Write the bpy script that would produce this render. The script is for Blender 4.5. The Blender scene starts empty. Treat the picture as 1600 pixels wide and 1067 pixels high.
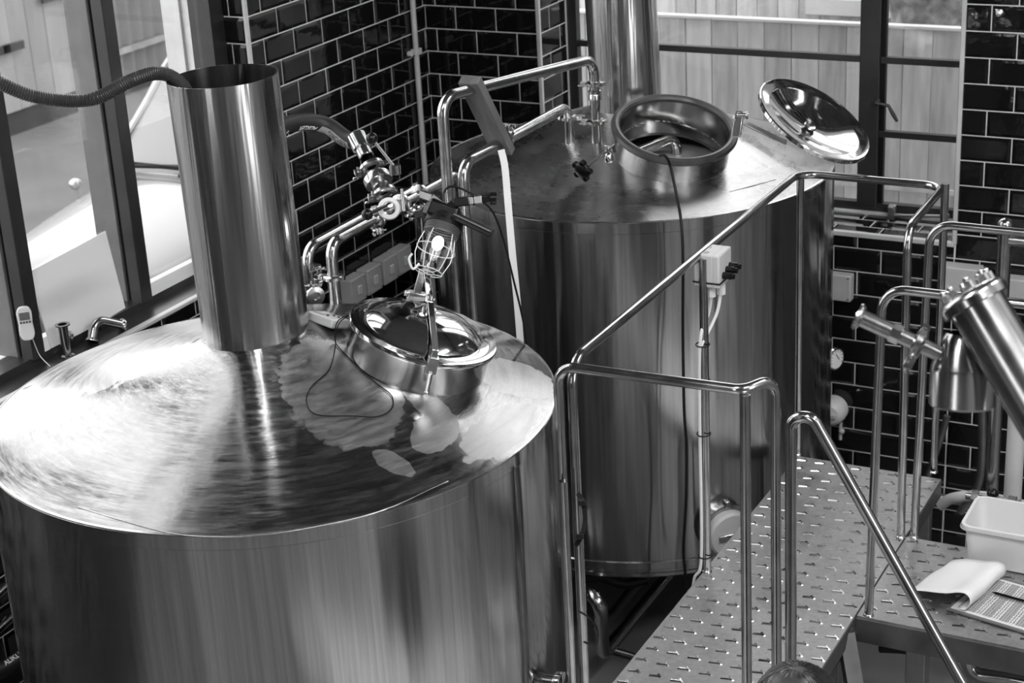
import bpy, bmesh, math, random
import numpy as np
from mathutils import Vector, Matrix
random.seed(7)
sc = bpy.context.scene
R = math.radians
# ---------------------------------------------------------------- camera
CAM = Vector((4.005, -6.704, 1.44)); FPX = 2738.97
MR = np.array([[0.8861, 0.1260, -0.4460], [0.4604, -0.3470, 0.8170], [-0.0510, -0.9294, -0.3660]])
u_, _, vt_ = np.linalg.svd(MR); MR = u_ @ vt_
cd = bpy.data.cameras.new('camera'); cam = bpy.data.objects.new('camera', cd); sc.collection.objects.link(cam)
cd.sensor_width = 36; cd.lens = FPX / 1600 * 36
cam.matrix_world = Matrix(((MR[0,0], -MR[0,1], -MR[0,2], CAM.x), (MR[1,0], -MR[1,1], -MR[1,2], CAM.y),
                           (MR[2,0], -MR[2,1], -MR[2,2], CAM.z), (0, 0, 0, 1)))
cd.dof.use_dof = True; cd.dof.focus_distance = 5.0; cd.dof.aperture_fstop = 6.0
sc.camera = cam
# ---------------------------------------------------------------- sky and exposure
w = bpy.data.worlds.new('sky'); sc.world = w; w.use_nodes = True
w.node_tree.nodes['Background'].inputs[0].default_value = (1, 1, 1, 1)
w.node_tree.nodes['Background'].inputs[1].default_value = 3.8
sc.view_settings.view_transform = 'Standard'; sc.view_settings.look = 'None'
sc.view_settings.gamma = 1; sc.view_settings.use_curve_mapping = False; sc.view_settings.exposure = 0.12
def area(name, loc, rot, sx, sy, power):
    l = bpy.data.lights.new(name, 'AREA'); l.shape = 'RECTANGLE'; l.size = sx; l.size_y = sy; l.energy = power
    o = bpy.data.objects.new(name, l); o.location = loc; o.rotation_euler = rot; sc.collection.objects.link(o); return o
for i, (x, y) in enumerate(((4.9, -2.0), (4.9, -5.2), (2.4, -5.6))):          # ceiling lamps of the hall
    area('ceiling_lamp_light', (x, y, 2.85), (0, 0, 0), .16, 1.5, 105)
# ---------------------------------------------------------------- helpers
def ray(px, py):
    return Vector(MR @ np.array([(px-800)/FPX, (py-533.5)/FPX, 1]))
def on(px, py, ax, v):            # the place on a horizontal or wall plane seen at a pixel of the photograph
    d = ray(px, py); i = 'xyz'.index(ax); return CAM + d * ((v-CAM[i])/d[i])
def dep(px, py, d): return CAM + ray(px, py) * d
col = sc.collection
def link(o): col.objects.link(o); return o
def tag(o, label=None, cat=None, group=None, kind=None):
    if label: o['label'] = label
    if cat: o['category'] = cat
    if group: o['group'] = group
    if kind: o['kind'] = kind
    return o
def thing(name, label, cat, loc=(0,0,0), group=None, kind=None):
    o = bpy.data.objects.new(name, None); o.empty_display_size = .1; o.location = Vector(loc); link(o)
    return tag(o, label, cat, group, kind)
def wloc(o):
    v = Vector((0,0,0))
    while o: v += o.location; o = o.parent
    return v
def frame(z):
    z = Vector(z).normalized(); a = Vector((0,0,1)) if abs(z.z) < .9 else Vector((1,0,0))
    x = a.cross(z).normalized(); y = z.cross(x); return Matrix((x, y, z)).transposed()
def fillet(pts, r, n=6):
    pts = [Vector(p) for p in pts]; out = [pts[0]]
    for i in range(1, len(pts)-1):
        a, b, c = pts[i-1], pts[i], pts[i+1]; u = (a-b).normalized(); v = (c-b).normalized()
        ang = u.angle(v)
        if ang > math.pi-.02: out.append(b); continue
        t = min(r/math.tan(ang/2), (a-b).length*.49, (c-b).length*.49); rr = t*math.tan(ang/2)
        p0 = b+u*t; ce = b+(u+v).normalized()*(rr/math.sin(ang/2)); q0 = p0-ce; q1 = b+v*t-ce
        tot = q0.angle(q1); axis = q0.cross(q1).normalized()
        for k in range(n+1): out.append(ce+Matrix.Rotation(tot*k/n, 3, axis)@q0)
    out.append(pts[-1]); return out
def spline(pts, n=8):
    p = [Vector(q) for q in pts]; p = [p[0]*2-p[1]]+p+[p[-1]*2-p[-2]]; out = []
    for i in range(1, len(p)-2):
        for k in range(n):
            t = k/n; a, b, c, d = p[i-1:i+3]
            out.append(.5*((2*b)+(c-a)*t+(2*a-5*b+4*c-d)*t*t+(3*b-a-3*c+d)*t**3))
    out.append(p[-2]); return out
class MB:
    def __init__(s): s.v = []; s.f = []
    def add(s, v, f):
        o = len(s.v); s.v += [Vector(q) for q in v]; s.f += [[i+o for i in q] for q in f]; return s
    def box(s, c, sz, rot=None):
        m = rot or Matrix.Identity(3); c = Vector(c); x, y, z = sz[0]/2, sz[1]/2, sz[2]/2
        v = [c+m@Vector(q) for q in ((-x,-y,-z),(x,-y,-z),(x,y,-z),(-x,y,-z),(-x,-y,z),(x,-y,z),(x,y,z),(-x,y,z))]
        return s.add(v, [[3,2,1,0],[4,5,6,7],[0,1,5,4],[1,2,6,5],[2,3,7,6],[3,0,4,7]])
    def bb(s, a, b):
        return s.box([(a[i]+b[i])/2 for i in range(3)], [abs(a[i]-b[i]) for i in range(3)])
    def tube(s, pts, r, n=12, cap=True):
        pts = [Vector(p) for p in pts]; rr = r if isinstance(r, (list, tuple)) else [r]*len(pts)
        T = []
        for i in range(len(pts)):
            a = pts[max(i-1,0)]; b = pts[min(i+1,len(pts)-1)]; T.append((b-a).normalized())
        m = frame(T[0]); x = m.col[0].copy(); v = []
        for i, p in enumerate(pts):
            x = (x-T[i]*x.dot(T[i])).normalized(); y = T[i].cross(x)
            for k in range(n):
                a = 2*math.pi*k/n; v.append(p+(x*math.cos(a)+y*math.sin(a))*rr[i])
        f = [[i*n+k, i*n+(k+1)%n, (i+1)*n+(k+1)%n, (i+1)*n+k] for i in range(len(pts)-1) for k in range(n)]
        if cap: f += [list(range(n))[::-1], [(len(pts)-1)*n+k for k in range(n)]]
        return s.add(v, f)
    def lathe(s, prof, o=(0,0,0), ax=(0,0,1), n=32, closed=False):
        m = frame(ax); o = Vector(o); v = []; L = len(prof)
        for k in range(n):
            a = 2*math.pi*k/n
            for r, z in prof: v.append(o+m@Vector((r*math.cos(a), r*math.sin(a), z)))
        f = [[k*L+i, ((k+1)%n)*L+i, ((k+1)%n)*L+i+1, k*L+i+1] for k in range(n) for i in range(L-1)]
        if closed: f += [[k*L+L-1, ((k+1)%n)*L+L-1, ((k+1)%n)*L, k*L] for k in range(n)]
        return s.add(v, f)
    def cyl(s, a, b, r, n=16, r2=None):
        a = Vector(a); b = Vector(b); h = (b-a).length; r2 = r if r2 is None else r2
        return s.lathe([(1e-5,0),(r,0),(r2,h),(1e-5,h)], a, b-a, n)
    def ball(s, c, r, n=14, ax=(0,0,1), q=1):
        return s.lathe([(max(r*math.sin(math.pi*i/8),1e-5), -r*q*math.cos(math.pi*i/8)) for i in range(9)], c, ax, n)
    def build(s, name, mat, parent=None, smooth=True, bevel=0, seg=2, ang=35, loc=None):
        me = bpy.data.meshes.new(name); o = bpy.data.objects.new(name, me)
        if parent is not None: o.parent = parent; base = wloc(parent)
        else: base = Vector(loc) if loc is not None else Vector((0,0,0)); o.location = base
        me.from_pydata([tuple(q-base) for q in s.v], [], s.f); me.update()
        if mat: me.materials.append(mat)
        if smooth: me.shade_smooth(); me.set_sharp_from_angle(angle=R(ang))
        if bevel:
            b = o.modifiers.new('b', 'BEVEL'); b.width = bevel; b.segments = seg; b.limit_method = 'ANGLE'; b.angle_limit = R(40)
        link(o); return o
# ---------------------------------------------------------------- materials
def mat(name, c=.5, rough=.5, metal=0., **k):
    m = bpy.data.materials.new(name); m.use_nodes = True; b = m.node_tree.nodes['Principled BSDF']
    b.inputs['Base Color'].default_value = (c, c, c, 1); b.inputs['Roughness'].default_value = rough
    b.inputs['Metallic'].default_value = metal
    for a, v in k.items(): b.inputs[a.replace('_', ' ')].default_value = v
    return m
class N:
    def __init__(s, m): s.t = m.node_tree; s.b = s.t.nodes['Principled BSDF']
    def n(s, ty, **k):
        x = s.t.nodes.new(ty)
        for a, v in k.items():
            if hasattr(x, a): setattr(x, a, v)
            else: x.inputs[a.replace('_', ' ')].default_value = v
        return x
    def l(s, a, b): s.t.links.new(a, b)
    def coord(s, scale=(1,1,1), kind='Object', rot=(0,0,0)):
        c = s.n('ShaderNodeTexCoord'); mp = s.n('ShaderNodeMapping'); mp.inputs['Scale'].default_value = scale
        mp.inputs['Rotation'].default_value = rot
        s.l(c.outputs[kind], mp.inputs[0]); return mp.outputs[0]
    def noise(s, vec, scale, detail=4, rough=.55, dist=0):
        x = s.n('ShaderNodeTexNoise'); x.inputs['Scale'].default_value = scale; x.inputs['Detail'].default_value = detail
        x.inputs['Roughness'].default_value = rough; x.inputs['Distortion'].default_value = dist
        if vec is not None: s.l(vec, x.inputs['Vector'])
        return x.outputs['Fac']
    def rng(s, f, a, b, c, d):
        x = s.n('ShaderNodeMapRange'); s.l(f, x.inputs[0])
        for i, v in enumerate((a, b, c, d)): x.inputs[i+1].default_value = v
        return x.outputs[0]
    def math(s, op, a, b):
        x = s.n('ShaderNodeMath', operation=op)
        for i, q in enumerate((a, b)):
            if isinstance(q, (int, float)): x.inputs[i].default_value = q
            else: s.l(q, x.inputs[i])
        return x.outputs[0]
    def grey(s, f, inp='Base Color'):
        x = s.n('ShaderNodeCombineColor')
        for i in range(3): s.l(f, x.inputs[i])
        s.l(x.outputs[0], s.b.inputs[inp])
    def bump(s, f, strength=.3, dist=.01):
        x = s.n('ShaderNodeBump'); x.inputs['Strength'].default_value = strength; x.inputs['Distance'].default_value = dist
        s.l(f, x.inputs['Height']); s.l(x.outputs[0], s.b.inputs['Normal']); return x
def noisy(name, c0, c1, rough, scale=8, metal=0., sc3=(1,1,1), bump=0, bd=.004, detail=5, r1=None):
    m = mat(name, (c0+c1)/2, rough, metal); n = N(m); f = n.noise(n.coord(sc3), scale, detail)
    n.grey(n.rng(f, .3, .7, c0, c1))
    if r1 is not None: n.l(n.rng(f, .35, .65, rough, r1), n.b.inputs['Roughness'])
    if bump: n.bump(f, bump, bd)
    return m
def steel_side():
    m = mat('brushed_steel_side', .5, .25, 1); n = N(m)
    v = n.coord((1, 1, .10)); f = n.noise(v, 7, 3, .5); g = n.noise(n.coord((1, 1, .02)), 90, 3, .6)
    n.l(n.rng(f, .3, .7, .11, .24), n.b.inputs['Roughness']); n.grey(n.rng(g, .3, .7, .38, .52))
    n.b.inputs['Anisotropic'].default_value = .85; n.b.inputs['Anisotropic Rotation'].default_value = .25
    t = n.n('ShaderNodeTangent', direction_type='RADIAL', axis='Z'); n.l(t.outputs[0], n.b.inputs['Tangent'])
    n.bump(n.noise(n.coord((1, 1, .12)), 5.0, 2, .45), .9, .022); return m
def steel_top(patch):
    m = mat('polished_steel_cone_%d' % patch, .55, .25, 1); n = N(m); co = n.coord()
    big = n.noise(co, 3.4, 3, .6, .8); fine = n.noise(co, 40, 4, .6); mid = n.noise(co, 16, 3, .6)
    vo = n.n('ShaderNodeTexVoronoi'); vo.inputs['Scale'].default_value = 26; n.l(co, vo.inputs['Vector'])
    jag = n.math('ADD', n.math('MULTIPLY', n.math('SUBTRACT', mid, .5), .10), n.math('MULTIPLY', vo.outputs['Distance'], .05))
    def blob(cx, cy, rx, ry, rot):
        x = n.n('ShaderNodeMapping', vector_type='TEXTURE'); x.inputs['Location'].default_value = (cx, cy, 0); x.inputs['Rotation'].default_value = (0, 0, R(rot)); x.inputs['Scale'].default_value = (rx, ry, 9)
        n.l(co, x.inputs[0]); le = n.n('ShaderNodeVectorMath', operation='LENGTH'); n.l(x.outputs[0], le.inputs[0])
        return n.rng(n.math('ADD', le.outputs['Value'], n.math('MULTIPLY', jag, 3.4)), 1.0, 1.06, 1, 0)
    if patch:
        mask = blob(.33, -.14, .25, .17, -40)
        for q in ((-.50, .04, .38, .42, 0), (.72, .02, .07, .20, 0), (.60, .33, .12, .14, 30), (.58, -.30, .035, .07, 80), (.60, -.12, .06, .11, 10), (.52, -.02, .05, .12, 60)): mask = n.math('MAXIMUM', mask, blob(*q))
    else:
        mask = n.rng(n.math('ADD', big, n.math('MULTIPLY', n.math('SUBTRACT', fine, .5), .10)), .44, .6, 0, .7)
    sep = n.n('ShaderNodeSeparateXYZ'); n.l(co, sep.inputs[0]); th = n.math('ARCTAN2', sep.outputs[1], sep.outputs[0])
    rho = n.math('SQRT', n.math('ADD', n.math('MULTIPLY', sep.outputs[0], sep.outputs[0]), n.math('MULTIPLY', sep.outputs[1], sep.outputs[1])), 0)
    cx_ = n.n('ShaderNodeCombineXYZ'); n.l(n.math('MULTIPLY', n.math('COSINE', th, 0), 2.2), cx_.inputs[0]); n.l(n.math('MULTIPLY', n.math('SINE', th, 0), 2.2), cx_.inputs[1]); n.l(n.math('MULTIPLY', rho, 26), cx_.inputs[2])
    st = n.noise(cx_.outputs[0], 2.0, 5, .65, .4); st2 = n.noise(cx_.outputs[0], 9, 3, .6)
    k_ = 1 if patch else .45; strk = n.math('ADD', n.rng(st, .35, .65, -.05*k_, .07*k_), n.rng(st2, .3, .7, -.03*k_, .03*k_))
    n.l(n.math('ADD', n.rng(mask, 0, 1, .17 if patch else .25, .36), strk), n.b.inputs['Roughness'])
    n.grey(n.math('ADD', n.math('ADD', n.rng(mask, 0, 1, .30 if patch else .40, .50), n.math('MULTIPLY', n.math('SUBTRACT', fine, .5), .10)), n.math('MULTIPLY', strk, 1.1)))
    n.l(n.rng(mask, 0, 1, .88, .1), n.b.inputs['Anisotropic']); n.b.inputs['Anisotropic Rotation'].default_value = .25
    t = n.n('ShaderNodeTangent', direction_type='RADIAL', axis='Z'); n.l(t.outputs[0], n.b.inputs['Tangent'])
    h = n.math('ADD', n.noise(co, 2.6, 1, .5), n.math('MULTIPLY', fine, .012)); n.bump(h, .55, .03)
    return m
def glassy(name, tint=.9, mix_lo=.04):
    m = bpy.data.materials.new(name); m.use_nodes = True; t = m.node_tree; t.nodes.clear()
    o = t.nodes.new('ShaderNodeOutputMaterial'); mx = t.nodes.new('ShaderNodeMixShader'); fr = t.nodes.new('ShaderNodeFresnel')
    tr = t.nodes.new('ShaderNodeBsdfTransparent'); gl = t.nodes.new('ShaderNodeBsdfGlossy'); fr.inputs[0].default_value = 1.5
    ge = t.nodes.new('ShaderNodeNewGeometry'); mr = t.nodes.new('ShaderNodeMapRange'); mr.inputs[3].default_value = 1.5; mr.inputs[4].default_value = 1/1.5
    t.links.new(ge.outputs['Backfacing'], mr.inputs[0]); t.links.new(mr.outputs[0], fr.inputs[0])
    tr.inputs[0].default_value = (tint, tint, tint, 1); gl.inputs['Roughness'].default_value = .02
    t.links.new(fr.outputs[0], mx.inputs[0]); t.links.new(tr.outputs[0], mx.inputs[1]); t.links.new(gl.outputs[0], mx.inputs[2])
    t.links.new(mx.outputs[0], o.inputs[0]); return m
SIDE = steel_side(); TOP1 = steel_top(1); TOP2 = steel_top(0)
TUBE = noisy('steel_tube', .44, .56, .12, 30, 1, r1=.2)
FLUE = noisy('flue_steel', .38, .56, .12, 5, 1, (3, 3, .10), .5, .014, 3, r1=.24)
POL = mat('mirror_steel', .5, .09, 1); NECK = noisy('neck_steel', .30, .46, .10, 6, 1, (1,1,.4), .15, .004, 3, r1=.24)
CAST = noisy('cast_steel', .45, .6, .2, 60, 1, bump=.2, bd=.001); RAILM = noisy('rail_steel', .38, .54, .10, 12, 1, r1=.18)
DULL = noisy('dull_steel', .3, .42, .32, 10, 1, r1=.45)
TILE = mat('black_glazed_tile', .006, .045, 0); N(TILE).bump(N(TILE).noise(N(TILE).coord(), 18, 2), .12, .004)
GROUT = noisy('pale_grout', .55, .68, .85, 30, bump=.2, bd=.001); TRIMM = noisy('aluminium_trim', .45, .6, .4, 6)
FRAMEM = noisy('dark_window_frame', .015, .03, .35, 8); FRAMEL = noisy('grey_window_frame', .10, .14, .4, 8)
BLACK = mat('black_rubber', .005, .5, 0, Specular_IOR_Level=.2); BLACKG = mat('black_plastic', .005, .25, 0, Specular_IOR_Level=.35); HOSEM = noisy('dark_hose_rubber', .010, .016, .5, 10)
GREYH = noisy('grey_corrugated_hose', .03, .05, .3, 20)
WHITE = noisy('white_plastic', .6, .68, .4, 3); PALE = noisy('pale_grey_plastic', .42, .5, .45, 6); PRINT = mat('white_print', .75, .5); INK = mat('black_ink', .02, .5)
LABEL = mat('grey_hose_label', .3, .5); WOOD = noisy('weathered_wood', .06, .15, .65, 5, sc3=(6, 1, .8), bump=.3, bd=.002)
PLANK = noisy('softwood_plank', .42, .66, .7, 4, sc3=(5, 5, .6), bump=.2, bd=.004)
PLANK2 = noisy('softwood_plank_grey', .34, .56, .7, 4, sc3=(5, 5, .6), bump=.2, bd=.004)
GATEM = noisy('pale_gate_board', .17, .25, .7, 2, sc3=(3, 3, .5)); CORR = noisy('corrugated_sheet', .11, .15, .6, 3)
PLASTER = noisy('plaster', .5, .62, .8, 6); PLASTD = noisy('hall_wall_paint', .26, .34, .7, 4); FLOORM = noisy('wet_concrete_floor', .14, .22, .35, 3, r1=.6)
GROUND = noisy('yard_asphalt', .08, .13, .9, 1.2, detail=8, bump=.3, bd=.01); DARK = mat('gate_gap_shade', .03, .9)
CAR = mat('white_car_paint', .25, .25, 0, Coat_Weight=.5); GLASSD = mat('car_glass', .2, .08, 0); GLASS = glassy('window_glass', .93)
SACK = noisy('mottled_hessian', .16, .5, .9, 14, bump=.6, bd=.03, detail=8)
CEIL = noisy('hall_ceiling', .16, .2, .9, 2); LIQ = mat('wort_surface', .55, .16, .5)
def tread():
    m = mat('tread_plate_steel', .4, .35, 1); n = N(m); f = n.noise(n.coord(), 5, 8, .7); g = n.noise(n.coord(), 60, 3)
    n.grey(n.math('ADD', n.rng(f, .35, .65, .34, .50), n.math('MULTIPLY', n.math('SUBTRACT', g, .5), .2)))
    n.l(n.rng(f, .35, .62, .38, .62), n.b.inputs['Roughness']); n.bump(g, .15, .002); return m
TREAD = tread(); BEAM = noisy('dark_mill_steel', .08, .14, .4, 9, .6)
TRANSL = mat('translucent_tub', .62, .35, 0, Subsurface_Weight=.0)
def emis(name, s, c=1.):
    m = bpy.data.materials.new(name); m.use_nodes = True; b = m.node_tree.nodes['Principled BSDF']
    b.inputs['Emission Color'].default_value = (c, c, c, 1); b.inputs['Emission Strength'].default_value = s; return m
BULB = emis('lit_bulb', 10); DIFF = emis('lamp_diffuser', 6)
# ================================================================ SETTING
TH = .1025; TW = .2011; ZS = -.861; ZL = -.75; FL = -2.3; CE = 3.0
T1c = Vector((1.217, -3.02, -.5)); T1R = .799; T2c = Vector((1.345, -.81, -.385)); T2R = .765
def hidden(P):
    for c, r in ((T1c, T1R), (T2c, T2R)):
        d = P-CAM; a = d.x**2+d.y**2; o = CAM-c; b = 2*(o.x*d.x+o.y*d.y); cc = o.x**2+o.y**2-(r*.97)**2; D = b*b-4*a*cc
        if D > 0:
            for t in ((-b-D**.5)/(2*a), (-b+D**.5)/(2*a)):
                if 0 < t < 1 and (CAM+d*t).z < c.z: return True
    return False
def inframe(P, m=15):
    d = np.array(P-CAM)@MR
    if d[2] < .1: return False
    x = 800+FPX*d[0]/d[2]; y = 533.5+FPX*d[1]/d[2]; return -m < x < 1600+m and -m < y < 1067+m
tmesh = {}
def tile_geo(wd, hh):                     # glazed metro tile with a sloped edge, facing +Z of its own axes
    g = .0015; a, b = wd/2-g, hh/2-g; i = min(.013, a*.5, b*.5)
    v = [(-a,-b,0),(a,-b,0),(a,b,0),(-a,b,0),(-a+.001,-b+.001,.0035),(a-.001,-b+.001,.0035),(a-.001,b-.001,.0035),(-a+.001,b-.001,.0035),
         (-a+i,-b+i,.0075),(a-i,-b+i,.0075),(a-i,b-i,.0075),(-a+i,b-i,.0075)]
    f = [[0,1,5,4],[1,2,6,5],[2,3,7,6],[3,0,4,7],[4,5,9,8],[5,6,10,9],[6,7,11,10],[7,4,8,11],[8,9,10,11]]; return v, f
def tiles(wall, cells):
    """cells: (centre, width, height, X axis, Y axis) ; visible tiles one object each, the rest one stuff part"""
    rest = MB(); n = 0
    cells.sort(key=lambda c: (c[0]-CAM).length)
    for c, wd, hh, X, Y in cells:
        Z = X.cross(Y)
        v, f = tile_geo(wd, hh)
        if n < 300 and inframe(c) and not hidden(c):
            k = (round(wd, 3), round(hh, 3))
            if k not in tmesh:
                me = bpy.data.meshes.new('tile'); me.from_pydata(v, [], f); me.materials.append(TILE); tmesh[k] = me
            o = bpy.data.objects.new('tile', tmesh[k]); o.parent = wall
            m = Matrix((X, Y, Z)).transposed() @ Matrix.Rotation(random.gauss(0, .004), 3, 'X') @ Matrix.Rotation(random.gauss(0, .004), 3, 'Y')
            o.matrix_local = Matrix.Translation(c-Z*.0027-wloc(wall)) @ m.to_4x4(); link(o); n += 1
        else: rest.add([c-Z*.0027+X*q[0]+Y*q[1]+Z*q[2] for q in v], f)
    if rest.v: tag(rest.build('tile_field', TILE, wall, smooth=False), kind='stuff')
def wall_cells(fn, X, s0, s1, z0, z1, off_even, off_odd):
    """running-bond cells: fn(s, z) gives the centre, s runs along the wall"""
    out = []; Y = Vector((0,0,1))
    r0 = math.floor(-z1/TH+1e-6); r1 = math.ceil(-z0/TH-1e-6)
    for r in range(r0, r1):
        zt = min(-r*TH, z1); zb = max(-(r+1)*TH, z0)
        if zt-zb < .012: continue
        off = off_even if r % 2 == 0 else off_odd
        k = math.floor((s0-off)/TW)
        while off+k*TW < s1-1e-4:
            a = max(off+k*TW, s0); b = min(off+(k+1)*TW, s1); k += 1
            if b-a < .012: continue
            out.append((fn((a+b)/2, (zt+zb)/2), b-a, zt-zb, X, Y))
    return out
def wallobj(name, boxes, m=GROUT):
    g = MB()
    for a, b in boxes: g.bb(a, b)
    return tag(g.build(name, m, smooth=False), kind='structure')
# left wall (x = 0), window opening y < -1.3255
XL = -.30
wl = wallobj('wall_left', [((XL,-1.3255,FL),(0,.30,CE)), ((XL,-9.5,FL),(0,-1.3255,ZL)), ((XL,-9.5,2.6),(0,-1.3255,CE)), ((XL,-9.5,ZL),(0,-4.36,2.6))])
c = wall_cells(lambda s, z: Vector((0, s, z)), Vector((0,1,0)), -1.3255, 0, FL, 2.97, -1.1244, -1.1244+TW/2)
c += wall_cells(lambda s, z: Vector((0, s, z)), Vector((0,1,0)), -8.0, -1.3255, FL, ZL, -1.1244, -1.1244+TW/2)
c += wall_cells(lambda s, z: Vector((0, s, z)), Vector((0,1,0)), -9.45, -4.36, ZL, 2.97, -1.1244, -1.1244+TW/2)
c += wall_cells(lambda s, z: Vector((s, -1.3255, z)), Vector((1,0,0)), -.15, 0, ZL, 1.2, -.2, -.0750)   # window reveal
tiles(wl, c)
# back wall (y = 0)
XB0, XB1 = .565, 2.394
wb = wallobj('wall_back', [((-.3,0,FL),(XB0,.34,CE)), ((XB0,0,FL),(XB1,.34,ZS)), ((XB1,0,FL),(5.6,.34,CE)), ((XB0,0,2.6),(XB1,.34,CE))])
fb = lambda s, z: Vector((s, 0, z)); Xb = Vector((1,0,0))
c = wall_cells(fb, Xb, 0, XB0, ZS, 2.97, .1541, .0536) + wall_cells(fb, Xb, 0, XB1, FL, ZS, 2.3965, 2.4964) + wall_cells(fb, Xb, XB1, 5.58, FL, 2.97, 2.3965, 2.4964)
c += wall_cells(lambda s, z: Vector((XB0, s, z)), Vector((0,1,0)), 0, .26, ZS, 1.2, .10, .20)
for k in range(12):                       # sill tiles
    for j in range(3):
        x0 = XB0+(k-.3*j)*TW-.1; a = max(x0, XB0+.006); b = min(x0+TW, XB1-.002); y0 = .012+j*.09
        if b-a > .02: c.append((Vector(((a+b)/2, y0+.044, ZS)), b-a, .088, Vector((1,0,0)), Vector((0,1,0))))
tiles(wb, c)
wallobj('wall_right', [((5.6,-9.5,FL),(5.8,-4.7,CE)), ((5.6,-3.5,FL),(5.8,.3,CE)), ((5.6,-4.7,FL),(5.8,-3.5,-.8)), ((5.6,-4.7,2.2),(5.8,-3.5,CE))], PLASTD)
fw = MB()
for a, b in (((0,-9.7,FL),(5.8,-9.5,-.8)), ((0,-9.7,1.6),(5.8,-9.5,CE)), ((0,-9.7,-.8),(1.5,-9.5,1.6)), ((2.5,-9.7,-.8),(5.8,-9.5,1.6))): fw.bb(a, b)
fwo = tag(fw.build('wall_front', noisy('front_wall_paint', .09, .13, .7, 4), smooth=False), kind='structure')
g = MB()
for k in range(3): g.bb((1.5+.5*k-.02, -9.62, -.8), (1.5+.5*k+.02, -9.58, 1.6))
for k in range(4): g.bb((1.5, -9.62, -.8+.8*k-.015), (2.5, -9.58, -.8+.8*k+.015))
g.build('glazing_bars', FRAMEM, fwo, smooth=False)
wallobj('floor', [((-.3,-9.7,FL-.2),(5.8,.34,FL))], FLOORM)
# ceiling with a long paned rooflight
cl = MB()
for a, b in (((-.3,-9.7,CE),(1.0,.34,CE+.15)), ((2.6,-9.7,CE),(5.8,.34,CE+.15)), ((1.0,-9.7,CE),(2.6,-8.4,CE+.15)), ((1.0,-6.4,CE),(2.6,.34,CE+.15))): cl.bb(a, b)
clo = tag(cl.build('ceiling', CEIL, smooth=False), kind='structure')
g = MB()
for k in range(4): g.bb((1.0+.533*k-.02, -8.4, CE+.04), (1.0+.533*k+.02, -6.4, CE+.08))
for k in range(4): g.bb((1.0, -8.4+.66*k-.02, CE+.04), (2.6, -8.4+.66*k+.02, CE+.08))
g.build('rooflight_bars', FRAMEM, clo, smooth=False)
# tile trims
g = MB(); g.bb((-.004,-1.336,ZL),(.0105,-1.318,1.6)); g.build('edge_trim', TRIMM, wl, bevel=.003)
g = MB(); g.bb((-.012,-4.36,ZL-.008),(.014,-1.33,ZL+.006)); g.build('sill_trim', TRIMM, wl, bevel=.003)
g = MB(); g.bb((-.15,-4.36,ZL-.002),(-.012,-1.33,ZL+.003)); g.build('sill_board', FRAMEM, wl)
for x in (XB0, XB1):
    g = MB(); g.bb((x-.010,-.0105,ZS),(x+.008,.006,1.6)); g.build('edge_trim', TRIMM, wb, bevel=.003)
g = MB(); g.bb((XB0,-.0115,ZS-.012),(XB1,.012,ZS+.008)); g.build('sill_trim', TRIMM, wb, bevel=.003)
g = MB(); g.bb((XB0+.008,.25,ZS+.0),(XB1,.275,ZS+.016)); g.build('sill_bead', TRIMM, wb, bevel=.003)
# windows -------------------------------------------------------
def pane(name, a, b, parent):
    g = MB(); g.bb(a, b); return g.build(name, GLASS, parent, smooth=False)
w1 = thing('window_1', None, None, (-.15,-1.33,ZL), kind='structure')
ys = [-1.40, -1.99, -2.575, -3.16, -3.745, -4.33]
g = MB(); g.bb((-.20,-1.3255,ZL-.01),(-.10,-1.41,2.6)); g.bb((-.20,-4.36,ZL-.01),(-.10,-1.3255,ZL+.035)); g.bb((-.2,-4.36,2.56),(-.1,-1.3255,2.6)); g.build('window_frame', FRAMEM, w1, smooth=False)
g = MB(); g.bb((-.27,-4.36,ZL-.03),(-.2,-1.3255,ZL+.012)); g.build('outer_sill', PLASTER, w1, smooth=False)
for y in ys[1:]:
    g = MB(); g.bb((-.135,y-.030,ZL+.03),(-.085,y+.030,2.57)); g.build('mullion', FRAMEM, w1, smooth=False, bevel=.003)
    g = MB(); g.bb((-.26,y-.030,ZL+.03),(-.155,y+.022,2.57)); g.build('mullion_casing', FRAMEL, w1, smooth=False, bevel=.003)
    g = MB(); g.bb((-.155,y-.018,ZL+.03),(-.135,y+.012,2.57)); g.build('mullion_gasket', BLACK, w1, smooth=False)
for a, b in zip(ys, ys[1:]): pane('pane', (-.165,a-.02,ZL+.02), (-.160,b+.02,2.57), w1)
g = MB(); g.bb((-.385,-1.34,FL),(-.30,-1.2,CE)); tag(g.build('trim_1', PLASTER, smooth=False), kind='structure')
w2 = thing('window_2', None, None, (XB0,.28,ZS), kind='structure')
g = MB(); YF0, YF1 = .275, .315
g.bb((XB0,YF0,ZS+.01),(XB0+.045,YF1,2.6)); g.bb((XB0,YF0,ZS+.012),(XB1,YF1,ZS+.05)); g.bb((XB0,YF0,2.55),(XB1,YF1,2.6)); g.bb((XB1-.02,YF0+.01,ZS),(XB1,YF1,2.6)); g.build('window_frame', FRAMEM, w2, smooth=False)
g = MB(); g.bb((1.905,YF0-.01,ZS+.03),(1.99,YF1,2.56)); g.build('mullion', FRAMEM, w2, smooth=False, bevel=.004)
g = MB(); g.bb((1.99,YF0+.005,ZS+.03),(2.012,YF1-.01,2.56)); g.build('casement_gasket', BLACK, w2, smooth=False)
for z, x0, x1 in ((-.198,XB0+.04,1.91), (-.198,1.99,XB1), (-.510,1.99,XB1), (.14,XB0+.04,1.91), (.12,1.99,XB1), (.45,XB0+.04,XB1), (.8,XB0+.04,XB1)):
    g = MB(); g.bb((x0,YF0+.004,z-.014),(x1,YF1-.008,z+.014)); g.build('glazing_bar', FRAMEM, w2, smooth=False, bevel=.002)
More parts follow.
